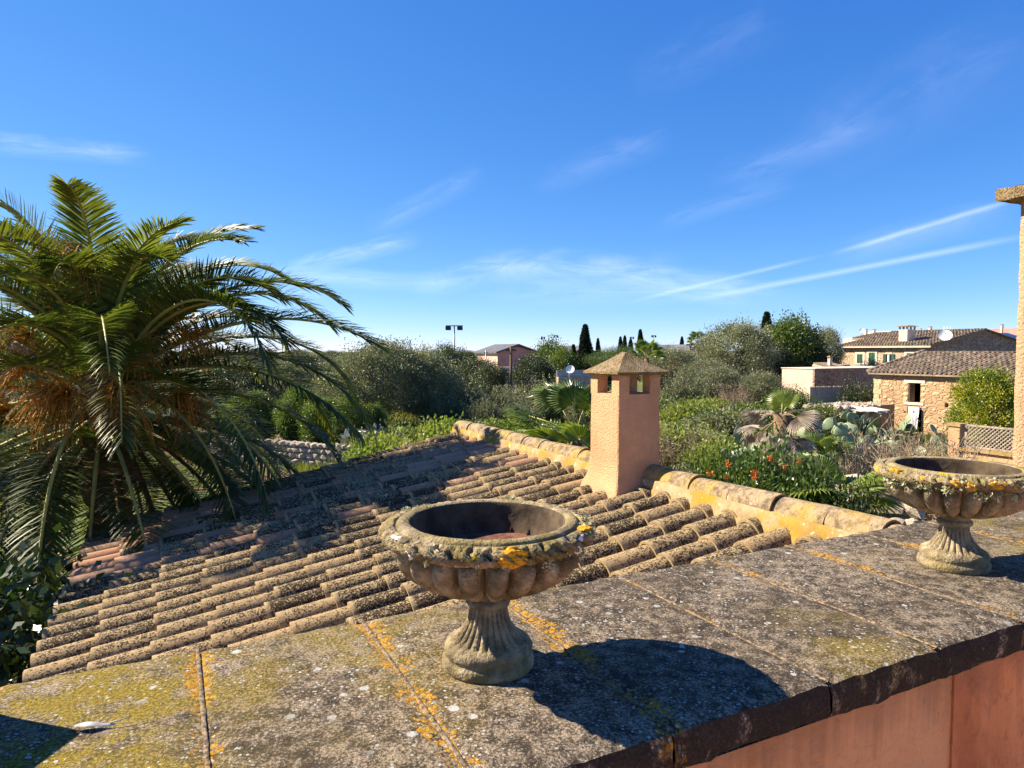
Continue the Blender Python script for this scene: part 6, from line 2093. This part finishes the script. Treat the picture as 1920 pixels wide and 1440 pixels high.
for s in (-1, 1):
    for k in range(1, n):
        x0 = k * sp_l
        # diagonal from (x0,0) going up-left, clipped to the frame
        a0 = Vector((x0, 0)); b0 = Vector((x0 - Hl, Hl))
        if a0.x > Lw: t = (a0.x - Lw) / Hl; a0 = Vector((Lw, Hl * t))
        if b0.x < 0: t = x0 / Hl; b0 = Vector((0, Hl * t))
        if (b0 - a0).length < .05: continue
        if s < 0:
            a0 = Vector((Lw - a0.x, a0.y)); b0 = Vector((Lw - b0.x, b0.y))
        m_ = (a0 + b0) / 2; ln_ = (b0 - a0).length
        c_ = q0 + dirw * (m_.x + .02) + UX * (.04 + .008 * s) + Vector((0, 0, zl0 + m_.y - .01))
        xd = (dirw * (b0.x - a0.x) + Vector((0, 0, b0.y - a0.y))).normalized()
        yd = UX; zd = xd.cross(yd)
        o = link('slat', st_m, None)
        o.matrix_basis = Matrix.Translation(c_) @ Matrix((xd, yd, zd)).transposed().to_4x4() @ Matrix.Diagonal((ln_, 1, 1, 1))
        o.parent = lw; o.matrix_parent_inverse = Matrix.Translation(-Vector(lw.location))

# dry stone walls
def dry_wall(name, a_, b_, h_, label, seed, sz=.24):
    root = empty(name, (a_ + b_) / 2, label, 'wall')
    d_ = (b_ - a_); L_ = d_.length; d_.normalize(); nrm_ = Vector((d_.y, -d_.x, 0))
    core = MB(); core.box((a_ + b_) / 2 + Vector((0, 0, h_ / 2 - .15)), L_, .34, h_ + .1, (d_, nrm_, Vector((0, 0, 1))))
    child_of(core.build('core', MT['stone']), root)
    rq = random.Random(seed)
    z = .06
    while z < h_:
        x = rq.uniform(0, sz * .5)
        rh = sz * rq.uniform(.5, .95)
        while x < L_:
            w_ = sz * rq.uniform(.55, 1.7)
            o = link('stone', rocks[rq.randrange(6)], None)
            o.location = a_ + d_ * (x + w_ / 2) + nrm_ * .16 + Vector((0, 0, z + rh / 2 - .05))
            o.rotation_euler = (rq.uniform(-.2, .2), rq.uniform(-.3, .3), math.atan2(d_.y, d_.x) + rq.uniform(-.2, .2))
            o.scale = (w_ * 1.12, rq.uniform(.26, .44), rh * rq.uniform(.95, 1.35))
            child_of(o, root)
            x += w_
        z += rh
    return root
dry_wall('dry_stone_wall', spot(400, 29.5), spot(712, 26), .95, 'dry stone wall of grey stones below the clipped hedge', 1, .30)
dry_wall('dry_stone_wall', spot(1575, 12.2), spot(1735, 11.2), 2.35, 'shaded dry stone wall behind the annex ridge', 2, .36)
# hedge, white bits and wire fence behind the stone wall
for i, (px, yt, d, w) in enumerate(((600, 738, 29, 90), (655, 742, 28.5, 90), (700, 752, 29, 60), (560, 726, 30, 90))):
    PP('clipped_hedge', 'ball', i % 2, px, yt, d, w, 'clipped yellow-green hedge bush above the grey dry stone wall', 'hedge', 'clipped hedge bushes in a row', 'green')
mb = MB()
q = spot(645, 27.4, zat(822, 27.4))
vs = [q + Vector((x, 0, z)) for x, z in ((-.17, -.4), (.0, -.42), (.14, -.1), (.18, .18), (.16, .40), (.02, .36), (-.06, .1), (-.16, .1))]
vs2 = [p_ + Vector((0, .03, 0)) for p_ in vs]; n = len(vs)
mb.add(vs + vs2, [tuple(range(n)), tuple(range(2 * n - 1, n - 1, -1))] + [(k, n + k, n + (k + 1) % n, (k + 1) % n) for k in range(n)])
o = mb.build('white_board', MT['white']); tag(o, 'curved white board leaning at the hedge above the stone wall', 'board')
bxr = empty('white_cabinet', spot(676, 27.2, zat(833, 27.2)), 'white meter cabinet beside the hedge above the stone wall', 'cabinet')
mb = MB(); mb.box((0, 0, .24), .34, .3, .46); mb.build('body', MT['white'], bxr); mb = MB(); mb.box((0, 0, .49), .40, .36, .04); mb.build('lid', MT['white'], bxr)
mb = MB(); mb.box((0, -.16, .24), .28, .02, .38); mb.build('door', MT['white'], bxr)
wf = empty('wire_fence', spot(695, 27.6), 'small wire fence with grey posts beside the white cabinet', 'fence')
mb = MB()
for px in (690, 704, 712):
    q = spot(px, 27.8, 0); mb.tube([q + Vector((0, 0, GZ)), q + Vector((0, 0, zat(795, 27.8)))], .025, 5)
child_of(mb.build('post', MT['metal']), wf)
mb = MB()
for k in range(7):
    z_ = zat(800 + 5 * k, 27.8); mb.tube([spot(688, 27.8, z_), spot(713, 27.8, z_)], .006, 3)
for k in range(9):
    mb.tube([spot(688 + 3 * k, 27.8, zat(798, 27.8)), spot(688 + 3 * k, 27.8, zat(836, 27.8))], .006, 3)
child_of(mb.build('mesh', MT['metal']), wf)

# pink houses beyond the field
def gable_house(name, px0, px1, yeave, yapex, d, label, wm='rosewall', depth=7.0, lit='pinkwall', frac=.3):
    """gable end turned to the eye's right, long sunlit side to the left"""
    root = empty(name, spot((px0 + px1) / 2, d), label, 'house')
    ze, za = zat(yeave, d), zat(yapex, d)
    cr = spot(px0 + (px1 - px0) * frac, d, 0)
    Wd = (px1 - (px0 + (px1 - px0) * frac)) / FPX * d / .80
    mb = MB(); p_ = [cr + Vector((0, 0, GZ)), cr + UX * Wd + Vector((0, 0, GZ)), cr + UX * Wd + Vector((0, 0, ze)), cr + UX * Wd / 2 + Vector((0, 0, za)), cr + Vector((0, 0, ze))]
    q_ = [x + VX * depth for x in p_]
    mb.add(p_ + q_, [(0, 1, 2, 3, 4), (9, 8, 7, 6, 5), (1, 6, 7, 2), (0, 4, 9, 5)])
    child_of(mb.build('wall', MT[wm]), root)
    mb = MB(); mb.box(cr - UX * .02 + VX * depth / 2 + Vector((0, 0, (GZ + ze) / 2)), .02, depth - .05, ze - GZ - .05, AXH); child_of(mb.build('sunlit_side', MT[lit]), root)  # default paler plaster puts the sunlight into this side's colour
    mb = MB()
    for s in (0, 1):
        a0 = (cr - UX * .4 if s == 0 else cr + UX * (Wd + .4)) + Vector((0, 0, ze - .12)) - VX * .35; b0 = cr + UX * Wd / 2 + Vector((0, 0, za + .10)) - VX * .35
        a1, b1 = a0 + VX * (depth + .7), b0 + VX * (depth + .7)
        t_ = Vector((0, 0, .22))
        mb.add([a0, b0, b1, a1, a0 + t_, b0 + t_, b1 + t_, a1 + t_], [(0, 3, 2, 1), (4, 5, 6, 7), (0, 1, 5, 4), (1, 2, 6, 5), (2, 3, 7, 6), (3, 0, 4, 7)])
    child_of(mb.build('roof', MT['roofdark']), root)
    return root
gable_house('gabled_house', 905, 1000, 661, 649, 92, 'rose-pink gabled house with a thin dark roof beyond the field')
gable_house('gabled_house', 1062, 1112, 662, 652, 100, 'second rose-pink house half hidden behind the tallest cypress')
gable_house('gabled_house', 1275, 1320, 660, 650, 90, 'low brownish house below the skyline palm tuft', 'creamwall', 7, 'creamwall')
gp = empty('gate_house', spot(950, 60), 'small ochre gate wall with a door below the pink gabled house', 'wall')
mb = MB(); mb.box(spot(948, 60, (zat(688, 60) + GZ) / 2), 1.4, .6, zat(688, 60) - GZ, AXH); child_of(mb.build('wall', MT['creamwall']), gp)
mb = MB(); mb.box(spot(947, 59.6, (zat(693, 59.6) + GZ) / 2), .7, .1, zat(693, 59.6) - GZ, AXH); child_of(mb.build('door', MT['darkwood']), gp)
dw = empty('boundary_wall', spot(1080, 44), 'low stone boundary wall with a grey screen beside the dish', 'wall')
mb = MB(); mb.box(spot(1085, 44, (zat(706, 44) + GZ) / 2), 3.2, .3, zat(706, 44) - GZ, AXH); child_of(mb.build('wall', MT['rubble2']), dw)
mb = MB(); mb.box(spot(1085, 44, zat(700, 44)) + VX * .05, 3.2, .06, .42, AXH); child_of(mb.build('screen', MT['metal']), dw)
dish('satellite_dish', spot(1069, 43, zat(693, 43)), .28, math.atan2(-1, -.25), .45, 'white dish on the boundary wall by the cypress', .8)
lh = empty('tiled_house', spot(-20, 26), 'brown tiled house behind the left side of the date palm', 'house')
a_ = spot(95, 25, zat(648, 25))
lp = MB(); e_a = a_; e_b = a_ - UX * 9; r_a = a_ + VX * 4 - UX * 3.0 + Vector((0, 0, 1.35)); r_b = e_b + VX * 4 + Vector((0, 0, 1.35))
rfl = MB(); lo = [x - Vector((0, 0, .15)) for x in (e_a, e_b, r_b, r_a)]
rfl.add([e_a, e_b, r_b, r_a] + lo, [(0, 1, 2, 3), (4, 7, 6, 5), (0, 4, 5, 1), (1, 5, 6, 2), (2, 6, 7, 3), (3, 7, 4, 0)])
rl = child_of(rfl.build('roof', MT['tile_far']), lh)
o = link('roof_tiles', tile_slope(e_b, e_a, r_a, r_b, .27, .45, .09, 4).mesh('roof_tiles'), MT['tile_far'], rl); tag(o, kind='stuff')
mb = MB(); mb.box(a_ - UX * 4.6 + VX * 2.2 + Vector((0, 0, (GZ - a_.z) / 2 - .1)), 8.6, 3.8, a_.z - GZ - .1, AXH); child_of(mb.build('wall', MT['rubble']), lh)
for i, (px, yt, d, w, kd, lab) in enumerate(((520, 668, 46, 130, 'olive', 'grey olive behind the drooping tips of the palm'), (600, 672, 52, 120, 'carob', 'dark tree between the palm tips and the first olive'), (430, 676, 44, 140, 'carob', 'dark tree seen through the palm fronds'), (340, 690, 38, 140, 'olive', 'grey tree standing right behind the palm crown'), (470, 728, 31, 120, 'ball', 'yellow-green hedge bush seen below the palm fronds'), (240, 690, 34, 160, 'carob', 'dark tree hidden behind the palm trunk'))):
    PP('olive_tree' if kd == 'olive' else ('dark_tree' if kd == 'carob' else 'clipped_hedge'), kd, i % 2, px, yt, d, w, lab, 'hedge' if kd == 'ball' else 'tree', None, 'green' if kd == 'ball' else None)

# masts and poles
def floodlight(px, ytop, d, w, label, group=None, heads=2):
    root = empty('floodlight_mast', spot(px, d), label, 'floodlight', group)
    zt_ = zat(ytop, d) - GZ; hw_ = w / FPX * d / 2
    mb = MB(); mb.tube([(0, 0, -.1), (0, 0, zt_)], [.11, .06], 8); mb.build('pole', MT['metal'], root)
    mb = MB(); mb.box((0, 0, zt_), hw_ * 2, .1, .09); mb.build('crossbar', MT['metal'], root)
    for s in ((-1, 1) if heads == 2 else (0,)):
        mb = MB(); mb.box((s * hw_ * .68, -.15, zt_ - .22), hw_ * .62, .35, .24, (Vector((1, 0, 0)), Vector((0, .94, -.34)), Vector((0, .34, .94)))); mb.build('lamp_head', MT['darkmetal'], root)
    return root
floodlight(852, 611, 60, 32, 'tall twin floodlight mast above the dark trees')
for (px, yt, d, w) in ((1018, 632, 120, 8), (1042, 629, 120, 9), (1184, 632, 130, 8), (1225, 629, 130, 9)):
    floodlight(px, yt, d, w, 'small floodlight mast far off on the skyline', 'far floodlight masts')
def pole(px, yt, d, r, label, mat='darkwood'):
    mb = MB(); zt_ = zat(yt, d) - GZ; mb.tube([(0, 0, -.1), (0, 0, zt_)], [r, r * .8], 8); mb.box((0, 0, zt_ - .3), r * 7, r, r * 1.2)
    o = mb.build('utility_pole', MT[mat], None, spot(px, d)); tag(o, label, 'pole')
pole(958, 649, 50, .11, 'dark wooden utility pole in front of the pink gabled house')
pole(1294, 641, 70, .12, 'dark utility pole beside the low brownish house')
pole(911, 656, 80, .08, 'thin short pole at the corner of the pink gabled house', 'metal')
